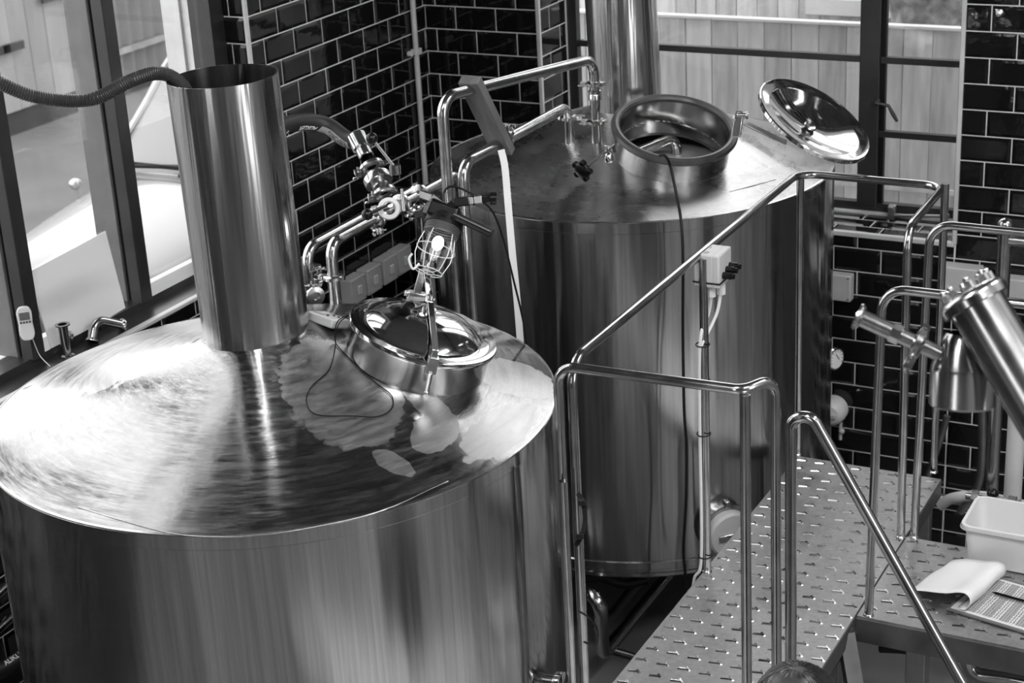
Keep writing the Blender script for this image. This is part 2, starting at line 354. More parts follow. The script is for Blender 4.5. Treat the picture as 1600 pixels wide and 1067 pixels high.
pane('pane', (XB0+.03,.300,ZS+.03), (1.92,.304,2.56), w2); pane('pane', (1.98,.300,ZS+.03), (XB1,.304,2.56), w2)
h = MB(); p0 = on(1371,158,'y',.262); p1 = on(1388,165,'y',.235); p2 = on(1402,190,'y',.23)
h.cyl(p0+Vector((0,.01,0)), p0+Vector((0,-.03,0)), .011); h.tube([p0+Vector((0,-.03,0)), p1, p1*.4+p2*.6, p2], [.007,.007,.009,.006], 10)
h.build('handle', FRAMEM, w2)
h = MB(); p0 = on(1394,330,'y',.25); p1 = on(1480,338,'y',.24); h.box(p0, (.03,.03,.055)); h.box(p0+Vector((0,-.02,.02)), (.02,.03,.015)); h.tube([p0+Vector((.01,-.01,-.015)), p1], .007, 8); h.ball(p1, .012); h.build('casement_stay', DULL, w2, bevel=.002)
# ================================================================ OUTSIDE
wallobj('ground', [((-16,-14,FL-.1),(-.3,14,-2.2)), ((-.3,.34,FL-.1),(12,10,-2.2))], GROUND)
# gate wall opposite the yard
def planks(parent, x0, x1, fn, wd, m, z0, z1, name='plank', thick=.02, fz=None):
    k = 0; x = x0
    while x < x1-.01:
        g = MB(); a, b = x+.003, min(x+wd, x1)-.003; d = random.uniform(-.004, .004)
        P = [fn(a, d), fn(b, d), fn(b, d+thick), fn(a, d+thick)]
        dz = fz() if fz else 0
        g.add([Vector((p[0],p[1],z)) for z in (z0, z1+dz) for p in P], [[3,2,1,0],[4,5,6,7],[0,1,5,4],[1,2,6,5],[2,3,7,6],[3,0,4,7]])
        g.build(name, m[k % len(m)], parent, smooth=False); x += wd; k += 1
PL3 = [noisy('gate_board_a', .16, .22, .7, 2, sc3=(3,3,.5)), noisy('gate_board_b', .2, .27, .7, 2, sc3=(3,3,.5)), GATEM]
gt = thing('yard_gate', 'pale boarded double gate across the yard with dark strap hinges', 'gate', (-6.7,4.5,-2.1))
planks(gt, 2.6, 5.45, lambda s, d: (-6.7-d, s), .22, PL3, -2.0, .6, 'board')
for y0, y1, z in ((4.75, 5.35, -1.13), (4.0, 4.45, -1.45), (4.2, 4.28, -1.45)):
    g = MB(); g.bb((-6.66,y0,z-.035),(-6.64,y1,z+.035)); g.build('strap_hinge', FRAMEM, gt, smooth=False)
kb = MB(); kb.bb((-7.4,-2,-2.2),(-6.72,12,-2.0)); tag(kb.build('gate_gap_block', DARK, smooth=False), kind='structure')  # dark-coloured block standing in for the shade in the gap under the gate
cs = thing('corrugated_sheet', 'grey corrugated sheet fencing beside the boarded gate', 'sheeting', (-6.6,6.6,-2.1))
g = MB(); vv = []; ff = []; nk = 160
for k in range(nk+1):
    y = 5.5+5.2*k/nk; x = -6.62+.03*math.cos(y*2*math.pi/.16)
    vv += [(x,y,-2.05),(x,y,1.0),(x-.02,y,-2.05),(x-.02,y,1.0)]
for k in range(nk):
    a = 4*k; ff += [[a,a+4,a+5,a+1],[a+2,a+3,a+7,a+6],[a+1,a+5,a+7,a+3],[a,a+2,a+6,a+4]]
g.add(vv, ff).build('sheet', CORR, cs, ang=60)
for z in (-1.0, -1.75):
    g = MB(); g.bb((-6.60,5.5,z-.03),(-6.56,7.4,z+.03)); g.build('cross_rail', DULL, cs, smooth=False)
# parked car
car = thing('parked_car', 'white car parked close outside the left window, bonnet towards the camera', 'car', (-1.95,.9,-2.2))
def loft(name, secs, m, parent, n=2, subsurf=2):
    g = MB(); L = len(secs[0]); v = [p for s in secs for p in s]
    f = [[i*L+k, i*L+k+1, (i+1)*L+k+1, (i+1)*L+k] for i in range(len(secs)-1) for k in range(L-1)]
    g.add(v, f); o = g.build(name, m, parent, ang=80)
    if subsurf: s = o.modifiers.new('s', 'SUBSURF'); s.levels = s.render_levels = subsurf
    return o
CX = -1.93; HW = .56
def carsec(y, zb, zs, zt, hw, crown=.05, inset=.12):
    hw *= .74; inset *= .74
    return [Vector((CX-hw+.02,y,zb)), Vector((CX-hw,y,zb+.05)), Vector((CX-hw,y,zs-.08)), Vector((CX-hw+.03,y,zs)), Vector((CX-hw+inset,y,zt-.01)), Vector((CX-hw*.4,y,zt+crown*.8)), Vector((CX,y,zt+crown)),
            Vector((CX+hw*.4,y,zt+crown*.8)), Vector((CX+hw-inset,y,zt-.01)), Vector((CX+hw-.03,y,zs)), Vector((CX+hw,y,zs-.08)), Vector((CX+hw,y,zb+.05)), Vector((CX+hw-.02,y,zb))]
loft('body', [carsec(-.56,-1.95,-1.60,-1.52,.42,.01), carsec(-.62,-1.95,-1.55,-1.42,.60,.02), carsec(-.56,-1.95,-1.44,-1.32,.70,.03), carsec(-.40,-1.95,-1.36,-1.26,.76,.04), carsec(0,-1.95,-1.30,-1.20,.79,.05), carsec(.45,-1.95,-1.24,-1.15,.80,.05),
              carsec(.62,-1.95,-1.22,-1.12,.80,.04), carsec(2.6,-1.95,-1.2,-1.12,.80,.04), carsec(3.2,-1.95,-1.3,-1.25,.76,.04), carsec(3.3,-1.9,-1.5,-1.5,.7,0)], CAR, car)
def cab(y, zt, hw, zb=-1.14):
    hw *= .76
    return [Vector((CX-.56,y,zb)), Vector((CX-hw-.02,y,zt-.08)), Vector((CX-hw+.08,y,zt)), Vector((CX,y,zt+.02)), Vector((CX+hw-.08,y,zt)), Vector((CX+hw+.02,y,zt-.08)), Vector((CX+.56,y,zb))]
loft('windscreen', [[Vector((CX+x*.53,.60-.10*(1-x*x),-1.115)) for x in (-1,-.5,0,.5,1)], [Vector((CX+x*.47,.86-.08*(1-x*x),-.85)) for x in (-1,-.5,0,.5,1)], [Vector((CX+x*.43,1.12-.06*(1-x*x),-.60)) for x in (-1,-.5,0,.5,1)]], GLASSD, car)
loft('cabin', [cab(1.14,-.57,.58), cab(1.5,-.52,.60), cab(2.3,-.55,.60), cab(2.9,-1.0,.66)], CAR, car)
g = MB(); fr = [Vector((CX+x*.72,.62-.10*(1-x*x),-1.10)) for x in (-1,-.5,0,.5,1)]
g.tube(spline([Vector((CX-.54,.59,-1.10)), Vector((CX-.48,.86,-.85)), Vector((CX-.44,1.10,-.62)), Vector((CX-.32,1.10,-.58)), Vector((CX+.32,1.10,-.58)), Vector((CX+.44,1.10,-.62)), Vector((CX+.54,.59,-1.10))], 5), .022, 8); g.build('windscreen_seal', DULL, car)
for dx in (-.40, .02):
    g = MB(); g.tube([Vector((CX+dx,.50,-1.10)), Vector((CX+dx+.06,.47,-1.06)), Vector((CX+dx+.42,.52,-1.05))], .012, 8); g.box((CX+dx+.25,.50,-1.052), (.4,.014,.02)); g.build('wiper', BLACK, car)
g = MB(); g.bb((CX-.42,.42,-1.135),(CX+.42,.50,-1.095)); g.build('scuttle_vent', FRAMEL, car, bevel=.01)
g = MB(); mp = Vector((-2.45,.28,-1.22)); g.cyl(mp, mp+Vector((0,0,.07)), .008); g.ball(mp+Vector((0,0,.095)), .036, q=.9); g.build('wing_mirror', mat('mirror_back', .35, .2, .6), car)
g = MB(); g.ball((CX+.43,-.44,-1.40), .085, 20, ax=(0.2,-1,.1)); g.build('headlight', mat('headlight_glass', .25, .08), car)
g = MB(); g.lathe([(.088,-.03),(.105,.0),(.10,.03),(.086,.04)], (CX+.43,-.46,-1.40), (.2,-1,.1), 28); g.build('headlight_rim', FRAMEL, car)
g = MB(); g.bb((CX-.28,-.64,-1.72),(CX+.28,-.58,-1.50)); g.build('grille', BLACKG, car, bevel=.01)
g = MB(); g.tube(fillet([(CX-.60,-.5,-1.82),(CX-.56,-.70,-1.82),(CX+.56,-.70,-1.82),(CX+.60,-.5,-1.82)], .12), .05, 10); g.build('bumper', DULL, car)
for sx in (-1, 1):
    for yy in (-.28, 2.55):
        g = MB(); g.lathe([(.12,-.08),(.28,-.085),(.30,-.05),(.30,.05),(.28,.085),(.12,.08)], (CX+sx*.54,yy,-1.90), (1,0,0), 28); g.build('tyre', BLACK, car)
        g = MB(); g.lathe([(1e-4,.06),(.05,.07),(.12,.04),(.18,.075),(.19,.06)], (CX+sx*.56,yy,-1.90), (sx,0,0), 24); g.build('wheel_trim', DULL, car)
# back yard fences
fa = thing('near_fence', 'low close-boarded timber fence right outside the back window', 'fence', (1.5,1.2,-2.2))
planks(fa, -.6, 3.6, lambda s, d: (s, 1.2+d), .135, [PLANK, PLANK2], -2.2, -.26, fz=lambda: 0)
g = MB(); g.bb((-.6,1.19,-.262),(3.6,1.235,-.245)); g.build('cap_rail', WHITE, fa, bevel=.004)
for z in (-1.15, -1.02): g = MB(); g.bb((-.6,1.185,z-.012),(3.6,1.2,z+.012)); g.build('gravel_board', PLANK, fa, smooth=False)
fb2 = thing('tall_fence', 'taller vertical-boarded timber fence behind the low fence', 'fence', (1.5,2.4,-2.2))
planks(fb2, -1.0, 4.0, lambda s, d: (s, 2.4+d), .12, [PLANK2, PLANK], -2.2, 1.2, thick=.03)
p = on(1402,14,'y',2.35); g = MB(); g.bb((p.x-.5,2.34,p.z-.05),(p.x+.9,2.37,p.z+.04)); g.build('cross_rail', PLASTER, fb2, bevel=.004)
p = on(1455,15,'y',1.7); g = MB()
g.ball(p+Vector((.05,0,.16)), .30, 28, ax=(.25,0,1), q=1.15); so = g.build('hessian_sack', SACK)
s = so.modifiers.new('s','SUBSURF'); s.levels = s.render_levels = 3
tx = bpy.data.textures.new('lump','CLOUDS'); tx.noise_scale = .16; d = so.modifiers.new('d','DISPLACE'); d.texture = tx; d.strength = .14; d.texture_coords = 'GLOBAL'
tag(so, 'mottled pale bundle bulging over the fence outside the back window', 'bundle')
# ================================================================ TANKS
PH = -1.35
def cone_mesh(c, r, zr, slope, r0, hole=None, n=360, m=70, lip=.03):
    g = MB(); vv = []; ff = []
    for i in range(m+1):
        rr = r0+(r-r0)*i/m
        for k in range(n):
            a = 2*math.pi*k/n; z = zr+slope*(r-rr)
            vv.append(Vector((c.x+rr*math.cos(a), c.y+rr*math.sin(a), z)))
    for i in range(m):
        for k in range(n):
            q = [i*n+k, (i+1)*n+k, (i+1)*n+(k+1)%n, i*n+(k+1)%n]
            if hole:
                P = (vv[q[0]]+vv[q[2]])/2-hole[0]; P -= hole[1]*P.dot(hole[1])
                if P.length < hole[2]: continue
            ff.append(q)
    return g.add(vv, ff)
def tank(name, label, c, r, slope, zb, rc, ztop, lean, topm, hole, flue_c):
    t = thing(name, label, 'tank', (c.x, c.y, zb))
    zr = c.z
    g = MB(); g.lathe([(1e-4,zb-.03),(r-.05,zb-.03),(r-.004,zb+.0),(r-.004,zb+.012),(r,zb+.02),(r,zb+.5),(r,zb+1.0),(r,zr-.035),(r-.003,zr-.03),(r-.003,zr-.004)], (c.x,c.y,0), n=160)
    g.build('shell', SIDE, t, ang=25)
    g = MB(); g.lathe([(r-.004,zr-.004),(r+.0015,zr-.003),(r+.0015,zr+.0),(r-.004,zr+.0025)], (c.x,c.y,0), n=160, closed=True); g.build('rim_weld', CAST, t)
    g = MB(); g.lathe([(r+.001,zb+.03),(r+.006,zb+.034),(r+.006,zb+.062),(r+.001,zb+.066)], (c.x,c.y,0), n=120); g.build('base_band', SIDE, t)
    g = MB(); g.lathe([(r+.0005,zr-.042),(r+.002,zr-.040),(r+.002,zr-.004),(r+.0005,zr-.003)], (c.x,c.y,0), n=160); g.build('rim_band', SIDE, t, ang=25)
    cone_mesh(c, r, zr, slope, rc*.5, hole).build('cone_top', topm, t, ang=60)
    zc = zr+slope*(r-rc); P0 = Vector((flue_c[0], flue_c[1], zc-.05)); P1 = P0+Vector((lean[0], lean[1], ztop-zc+.05))
    h = (P1-P0).length; g = MB(); g.lathe([(rc,0),(rc,h*.3),(rc,h*.6),(rc,h),(rc-.0025,h),(rc-.0025,h*.5),(rc-.0025,0)], P0, P1-P0, 96)
    fl = g.build('flue', FLUE, t, ang=40)
    for k in range(4):
        a = R(45+90*k+10); x = c.x+(r-.12)*math.cos(a); y = c.y+(r-.12)*math.sin(a)
        g = MB(); g.cyl((x,y,FL+.012), (x,y,zb-.01), .035, 20); g.cyl((x,y,FL+.001), (x,y,FL+.014), .06, 20); g.build('leg', DULL, t)
    return t
def cone_n(P, c, slope):
    d = Vector((P.x-c.x, P.y-c.y, 0)).normalized(); return Vector((d.x*slope, d.y*slope, 1)).normalized()
def on_cone(px, py, c, r, slope):
    d = ray(px, py); t = 3.0
    while t < 9:
        X = CAM+d*t
        if X.z <= c.z+slope*(r-math.hypot(X.x-c.x, X.y-c.y)): return X
        t += .002
S1 = .32; S2 = .34
m1 = on_cone(650, 562, T1c, T1R, S1); n1 = cone_n(m1, T1c, S1)
m2 = on_cone(1049, 236, T2c, T2R, S2); n2 = cone_n(m2, T2c, S2)
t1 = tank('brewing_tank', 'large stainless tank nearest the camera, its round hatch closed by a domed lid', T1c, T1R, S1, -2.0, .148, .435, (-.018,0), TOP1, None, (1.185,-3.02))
t2 = tank('mash_tank', 'stainless tank by the back window with its round hatch standing open', T2c, T2R, S2, -1.755, .132, 1.3, (-.06,.02), TOP2, (m2, n2, .200), (1.338,-.81))
# ---- hatch 1 (closed)
rn = .195
g = MB(); g.lathe([(rn+.022,-.045),(rn+.012,-.030),(rn+.004,-.022),(rn,-.014),(rn,.0),(rn,.075),(rn+.004,.082)], m1, n1, 96); nk1 = g.build('hatch_neck', NECK, t1)
H1 = m1+n1*.085
g = MB(); g.lathe([(rn+.004,-.006),(rn+.012,-.008),(rn+.015,0),(rn+.012,.008),(rn-.004,.010),(rn-.03,.010),(rn-.033,.013),(rn-.045,.024),(rn-.07,.040),(rn-.105,.054),(rn-.15,.063),(rn-.18,.066),(1e-4,.0665)], H1, n1, 96)
lid = g.build('hatch_lid', POL, t1, ang=50)
# clamp bar across the lid: from the near edge to behind the far edge
tocam = Vector((CAM.x-H1.x, CAM.y-H1.y, 0)).normalized(); tc = (tocam-n1*tocam.dot(n1)).normalized(); side = n1.cross(tc)
tc = (tc*1.0+side*.10).normalized(); side = n1.cross(tc)
A = H1+tc*(rn+.012)+n1*.012; B = H1-tc*(rn*.1)+n1*.09; Cc = H1-tc*(rn+.02)+n1*.125
g = MB(); pts = [A, A+n1*.028+tc*-.005, B, Cc]
for i in range(3):
    a, b = pts[i], pts[i+1]; zz = (b-a).normalized(); m = Matrix((side, zz.cross(side), zz)).transposed()
    g.box((a+b)/2, (.018,.010,(b-a).length+.006), m)
g.build('clamp_bar', POL, lid, bevel=.0015)
g = MB(); g.cyl(H1+n1*.06, B+n1*.012, .008); g.cyl(H1+n1*.064, H1+n1*.074, .02); g.cyl(B+n1*-.004, B+n1*.006, .014, 6); g.build('centre_screw', CAST, lid)
g = MB(); g.box(A+n1*-.012, (.03,.02,.05), Matrix((side, tc, n1)).transposed()); g.cyl(A+n1*-.03+tc*.012, A+n1*-.085+tc*.022, .006, 10); g.ball(A+n1*-.085+tc*.022, .008); g.build('latch', CAST, lid, bevel=.002)
g = MB(); E0 = H1-tc*(rn+.018); g.box(E0+n1*.01, (.05,.024,.04), Matrix((side, tc, n1)).transposed()); g.cyl(E0+side*.035+n1*.02, E0-side*.035+n1*.02, .009); g.box(E0+n1*.055, (.022,.012,.09), Matrix((side, tc, n1)).transposed()); g.build('hinge', CAST, lid, bevel=.002)
# ---- hatch 2 (open)
r2 = .205
g = MB(); g.lathe([(r2+.016,-.045),(r2+.007,-.034),(r2+.006,-.028),(r2,-.026),(r2,.02),(r2,.088),(r2-.003,.088),(r2-.003,.0),(r2-.004,-.05),(r2-.012,-.055)], m2, n2, 96); nk2 = g.build('hatch_neck', NECK, t2, ang=40)
H2 = m2+n2*.09
g = MB(); g.lathe([(r2-.008,-.006),(r2-.010,.006),(r2-.004,.014),(r2+.006,.017),(r2+.018,.012),(r2+.022,0),(r2+.018,-.008),(r2,-.008)], H2, n2, 96, closed=True); g.build('hatch_gasket', noisy('grey_rubber_gasket', .035, .06, .35, 20), nk2)
# inner pipework and liquor seen through the hatch
g = MB(); g.lathe([(1e-4,0),(.50,0)], (T2c.x,T2c.y,-.305), n=64); g.build('liquor_surface', LIQ, t2)
i1_ = on(985,243,'z',-.27); i2_ = on(1056,213,'z',-.24); i3_ = Vector((i2_.x+.01, i2_.y-.01, -.40))
g = MB(); g.tube(fillet([i1_, i2_, i3_], .04), .019, 14); i4_ = on(985,225,'z',-.27); g.cyl(i4_, i4_+Vector((0,0,-.13)), .02); g.build('inner_pipe', TUBE, t2)
# lid swung open
a_ = 33; e_ = R(26); X_ = math.sin(R(a_))*math.cos(e_); Y_ = -math.cos(R(a_))*math.cos(e_)
vd = ray(1272,188).normalized(); rx = Vector(MR[:,0]); rx = (rx-vd*rx.dot(vd)).normalized(); dn = vd.cross(rx)
if dn.dot(Vector(MR[:,1])) < 0: dn = -dn
ln = (rx*X_+dn*Y_-vd*math.sin(e_)).normalized()
hz = H2+ (dep(1158,195,6.0)-H2)                       # hinge
LC = dep(1273,187,5.98)
g = MB(); rl = .208
g.lathe([(1e-4,-.040),(rl-.14,-.036),(rl-.075,-.020),(rl-.04,-.004),(rl-.03,-.001),(rl-.012,0),(rl+.002,.004),(rl+.006,.001),(rl+.006,-.010),(rl,-.013),(rl-.03,-.012),(rl-.075,-.030),(rl-.14,-.045),(1e-4,-.048)], LC, ln, 96)
lid2 = g.build('hatch_lid', POL, t2, ang=50)
g = MB(); g.lathe([(.016,-.038),(.021,-.034),(.023,-.030),(.019,-.027),(.013,-.029),(1e-4,-.031)], LC, ln, 28); g.build('centre_boss', CAST, lid2)
g = MB(); q0 = dep(1157,180,5.93); q1 = dep(1225,212,5.93); zz = (q1-q0).normalized(); m = Matrix((zz.cross(ln).normalized(), ln, zz)).transposed(); g.box((q0+q1)/2-ln*.02, (.028,.006,(q1-q0).length+.04), m)
g.build('hinge_arm', DULL, lid2, bevel=.002)
q2 = dep(1153,207,5.93); g = MB(); g.box((q0+q2)/2+Vector((-.004,0,0)), (.012,.03,(q0-q2).length+.03), frame(q0-q2)); g.cyl(q0+rx*-.012, q0+rx*.022, .011); g.cyl(q0+rx*.018, q0+rx*.026, .015, 6); g.build('hinge_bracket', CAST, nk2, bevel=.002)
# swing bolt with black star knob
g = MB(); k0 = dep(947,236,6.0); k1 = dep(915,262,5.93); g.cyl(k0, k1, .0065); g.box(dep(953,232,6.0), (.035,.03,.02), frame(k1-k0)); g.ball(dep(951,247,5.99), .017, q=1.3); g.build('swing_bolt', CAST, nk2, bevel=.002)
g = MB(); ax = (k1-k0).normalized(); g.lathe([(1e-4,0),(.014,0),(.016,.012),(.030,.016),(.032,.03),(.022,.036),(1e-4,.036)], k1-ax*.006, ax, 24)
fm = frame(ax)
for k in range(5):
    a = 2*math.pi*k/5; q = k1+ax*.018+fm@Vector((math.cos(a)*.03, math.sin(a)*.03, 0)); g.cyl(q-ax*.008, q+ax*.010, .011, 12)
g.build('star_knob', BLACKG, nk2, bevel=.002)
# weld lines / dents on the tops
def seam(name, pts, r, parent, c, R_, s):
    g = MB(); out = []
    for a in pts: out.append(on_cone(a[0], a[1], c, R_, s)+Vector((0,0,.0006)))
    g.tube(spline(out, 6), r, 6); g.build(name, CAST, parent)
seam('weld_seam', [(1140,300),(1175,291),(1212,281)], .0016, t2, T2c, T2R, S2)
seam('weld_seam', [(122,793),(180,811),(240,828),(300,838),(400,838),(500,822),(600,797),(700,752)], .0018, t1, T1c, T1R, S1)
# dial gauge, manway on tank 2
def shell_pt(px, py, c, r):
    d = ray(px, py); t = 3.0
    while t < 9:
        X = CAM+d*t
        if math.hypot(X.x-c.x, X.y-c.y) <= r: return X
        t += .002
a = R(24); gp = Vector((T2c.x+T2R*math.cos(a), T2c.y+T2R*math.sin(a), 0)); gp.z = -1.28
q = None
best = None
for k in range(0, 90):
    a = R(k); P = Vector((T2c.x+T2R*math.cos(a), T2c.y+T2R*math.sin(a), 0))
    for z in np.arange(-1.7, -.8, .02):
        P.z = z; d = np.array(P-CAM)@MR; e = abs(800+FPX*d[0]/d[2]-1290)+abs(533.5+FPX*d[1]/d[2]-560)
        if best is None or e < best[0]: best = (e, a, z)
_, a, z = best; gn = Vector((math.cos(a), math.sin(a), 0)); gp = Vector((T2c.x, T2c.y, z))+gn*T2R
dg = tag(thing('dial_thermometer', 'round dial thermometer on the right side of the far tank', 'gauge', gp))
g = MB(); g.cyl(gp, gp+gn*.03, .012); g.cyl(gp+gn*.012, gp+gn*.022, .017, 6); g.build('stem', CAST, dg)
gx = (gn*.55+Vector((CAM.x-gp.x, CAM.y-gp.y, .4)).normalized()*.6).normalized()
g = MB(); g.lathe([(1e-4,0),(.040,0),(.046,.006),(.046,.020),(.040,.022)], gp+gn*.03, gx, 36); g.build('case', POL, dg)
g = MB(); g.cyl(gp+gn*.03+gx*.018, gp+gn*.03+gx*.0195, .040, 36); dl = g.build('dial', PRINT, dg)
g = MB(); fm = frame(gx); q = gp+gn*.03+gx*.0205; g.box(q+fm@Vector((.006,.008,0)), (.003,.034,.001), fm@Matrix.Rotation(.6, 3, 'Z')); 
for k in range(10): aa = R(-30+26*k); g.box(q+fm@Vector((math.cos(aa)*.033, math.sin(aa)*.033, 0)), (.008,.002,.001), fm@Matrix.Rotation(aa, 3, 'Z'))
g.build('needle', INK, dl, smooth=False)
mw = shell_pt(1128, 822, T2c, T2R); wn = Vector((mw.x-T2c.x, mw.y-T2c.y, 0)).normalized()
g = MB(); g.lathe([(.095,-.02),(.095,.03),(.105,.032),(.105,.045),(.09,.047)], mw, wn, 48); mwo = g.build('outlet_neck', NECK, t2)
g = MB(); g.lathe([(.088,.046),(.088,.075),(.08,.085),(.05,.088),(1e-4,.088)], mw, wn, 48); g.build('outlet_cap', PALE, mwo)
g = MB(); g.box(mw+wn*.09, (.11,.025,.012), frame(wn)); g.build('cap_grip', CAST, mwo, bevel=.004); g = MB(); g.box(mw+wn*.04+Vector((0,0,.11)), (.02,.03,.03), frame(wn)); g.build('clamp_bolt', CAST, mwo, bevel=.004)
# small round clamp on the near tank's side
P = shell_pt(853, 1064, T1c, T1R) or Vector((1.95,-3.3,-1.3)); wn = Vector((P.x-T1c.x, P.y-T1c.y, 0)).normalized()
g = MB(); g.cyl(P-wn*.01, P+wn*.05, .02); g.lathe([(.024,.03),(.034,.03),(.036,.036),(.036,.05),(.030,.054),(1e-4,.054)], P, wn, 32); g.build('sample_ferrule', POL, t1)
# ================================================================ RAILINGS AND PLATFORM
RZ = -.28; XR0 = 2.115; XR1 = 2.62; YF = -1.115; YN = -2.965; rt = .0135
pf = thing('walkway_platform', 'raised tread-plate walkway between the tanks and the wall steps', 'platform', (2.38,-2.2,PH))
def plate(x0, x1, y0, y1, parent, nm='tread_plate'):
    g = MB(); g.bb((x0,y0,PH-.006),(x1,y1,PH)); g.build(nm, TREAD, parent, smooth=False)
    g = MB(); y = y1-.03; j = 0
    while y > y0+.02:
        x = x0+.025+(.0335 if j % 2 else 0)*(1 if x0 > 2.3 else .15)
        while x < x1-.02:
            if inframe(Vector((x,y,PH)), 10):
                for (ox, oy, an, L) in ((0,0,12,.034), (.015,.004,-48,.024)):
                    m = Matrix.Rotation(R(an), 3, 'Z'); c = Vector((x+ox, y+oy, PH)); v = []
                    for sx, sy, z in ((-1,-1,0),(1,-1,0),(1,1,0),(-1,1,0),(-.85,-.5,1),(.85,-.5,1),(.85,.5,1),(-.85,.5,1)): v.append(c+m@Vector((sx*L/2, sy*.0045, z*.0036)))
                    g.add(v, [[0,1,5,4],[1,2,6,5],[2,3,7,6],[3,0,4,7],[4,5,6,7]])
            x += .067
        y -= .0665 if x0 < 2.3 else .058; j += 1
    tag(g.build('raised_tread', RAILM, parent, smooth=False), kind='stuff')
XE = 2.652
plate(2.125, XE, -4.6, -1.125, pf)
for a, b in (((2.125,-4.6,PH-.056),(2.135,-1.125,PH-.006)), ((XE-.006,-4.6,PH-.066),(XE+.002,-1.125,PH-.006)), ((2.125,-1.135,PH-.056),(XE,-1.125,PH-.006))):
    g = MB(); g.bb(a, b); g.build('side_beam', BEAM, pf, smooth=False)
for x, y in ((2.17,-1.17),(2.61,-1.17),(2.61,-2.20),(2.17,-2.4),(2.17,-3.6),(2.61,-3.6)):
    g = MB(); g.bb((x-.022,y-.022,FL),(x+.022,y+.022,PH-.006)); g.build('leg', DULL, pf, smooth=False, bevel=.003)
g = MB(); a = Vector((XE-.01,-2.20,PH-.03)); b = Vector((2.95,-2.55,FL+.01)); zz = (b-a).normalized(); g.box((a+b)/2, (.05,.03,(b-a).length), frame(zz)); g.build('brace', BEAM, pf, smooth=False)
g = MB(); a = Vector((XE-.01,-2.16,PH-.03)); b = Vector((2.35,-2.85,FL+.3)); zz = (b-a).normalized(); g.box((a+b)/2, (.05,.03,(b-a).length), frame(zz)); g.build('brace', BEAM, pf, smooth=False)
sp = thing('side_platform', 'small tread-plate landing carrying the tub and clipboard', 'platform', (3.1,-1.86,PH))
plate(XE+.006, 3.9, -2.135, -1.585, sp)
for a, b in (((XE+.006,-2.143,PH-.085),(3.9,-2.135,PH-.006)), ((XE+.006,-1.593,PH-.066),(3.9,-1.585,PH-.006))):
    g = MB(); g.bb(a, b); g.build('side_beam', BEAM, sp, smooth=False)
for x, y in ((2.84,-2.10),(2.91,-1.64),(3.7,-2.10)):
    g = MB(); g.bb((x-.03,y-.03,FL),(x+.03,y+.03,PH-.006)); g.build('leg', DULL, sp, smooth=False, bevel=.003)
def feet(parent, pts):
    for p in pts: g = MB(); g.lathe([(rt,0),(rt+.004,0),(rt+.001,.006),(rt,.007)], (p[0],p[1],PH), n=20); g.build('weld_foot', CAST, parent)
ra = thing('guard_rail', 'long steel guard rail running along the walkway beside both tanks', 'railing', (XR0,-2.0,PH))
p_near = Vector((XR0,YN+.05,RZ))
g = MB(); g.tube(fillet([(XR0+.005,YN+.03,PH),(XR0+.005,YN+.03,RZ),(XR0,YF,RZ),(XR1,YF-.005,RZ),(XR1+.01,-1.593,RZ),(XR1+.02,-1.593,PH)], .07, 8), rt, 20); g.build('top_rail', RAILM, ra)
for x, y in ((XR0+.005,YF+.005),(XR1-.008,-1.075),(XR0+.02,-2.05)):
    g = MB(); g.tube([(x,y,PH),(x,y,RZ-.004)], rt, 20); g.build('post', RAILM, ra)
feet(ra, ((XR0+.005,YF+.005),(XR1-.008,-1.075),(XR0+.02,-2.05),(XR1+.02,-1.593),(XR0+.005,YN+.03)))
rb = thing('end_rail', 'steel end rail nearest the camera with an S-bent corner', 'railing', (2.4,-2.97,PH))
g = MB(); g.tube(fillet([(2.095,YN,PH-.9),(2.095,YN,RZ-.003),(2.60,YN+.01,RZ),(2.655,YN+.09,RZ+.012),(2.668,YN+.075,PH-.006)], .05, 8), rt, 20); g.build('top_rail', RAILM, rb)
g = MB(); g.tube([(2.612,YN,PH),(2.608,YN,RZ-.006)], rt, 20); g.build('post', RAILM, rb)
g = MB(); g.tube([(2.110,YN-.026,PH-.9),(2.110,YN-.026,RZ-.32)], .011, 16); g.build('conduit', RAILM, rb)
rc_ = thing('rear_landing_rail', 'steel rail loop on the wall side of the small landing', 'railing', (2.75,-1.577,PH))
g = MB(); g.tube(fillet([(2.68,-1.577,PH),(2.695,-1.577,-.262),(3.9,-1.577,-.262),(3.9,-1.577,PH)], .07, 8), rt, 20); g.build('top_rail', RAILM, rc_); feet(rc_, ((2.68,-1.577),))
rd = thing('front_landing_rail', 'steel rail loop on the near side of the small landing', 'railing', (2.7,-2.118,PH))
g = MB(); g.tube(fillet([(2.689,-2.118,PH),(2.705,-2.118,-.286),(3.9,-2.118,-.286),(3.9,-2.118,PH)], .07, 8), rt, 20); g.build('top_rail', RAILM, rd); feet(rd, ((2.689,-2.118),))
re_ = thing('stair_handrail', 'sloping steel stair handrail with a rounded top bend', 'railing', (2.68,-2.80,PH))
pe = on(1236,1064,'y',-2.8); e1 = on(1236,655,'y',-2.8); e2 = on(1268,648,'y',-2.8); e3 = on(1500,1067,'y',-2.8); e4 = e3+(e3-on(1380,860,'y',-2.8))*.9
g = MB(); g.tube(fillet([Vector((pe.x,-2.8,PH)), e1, e2, e4], .035, 8), .0155, 20); g.build('handrail', RAILM, re_)
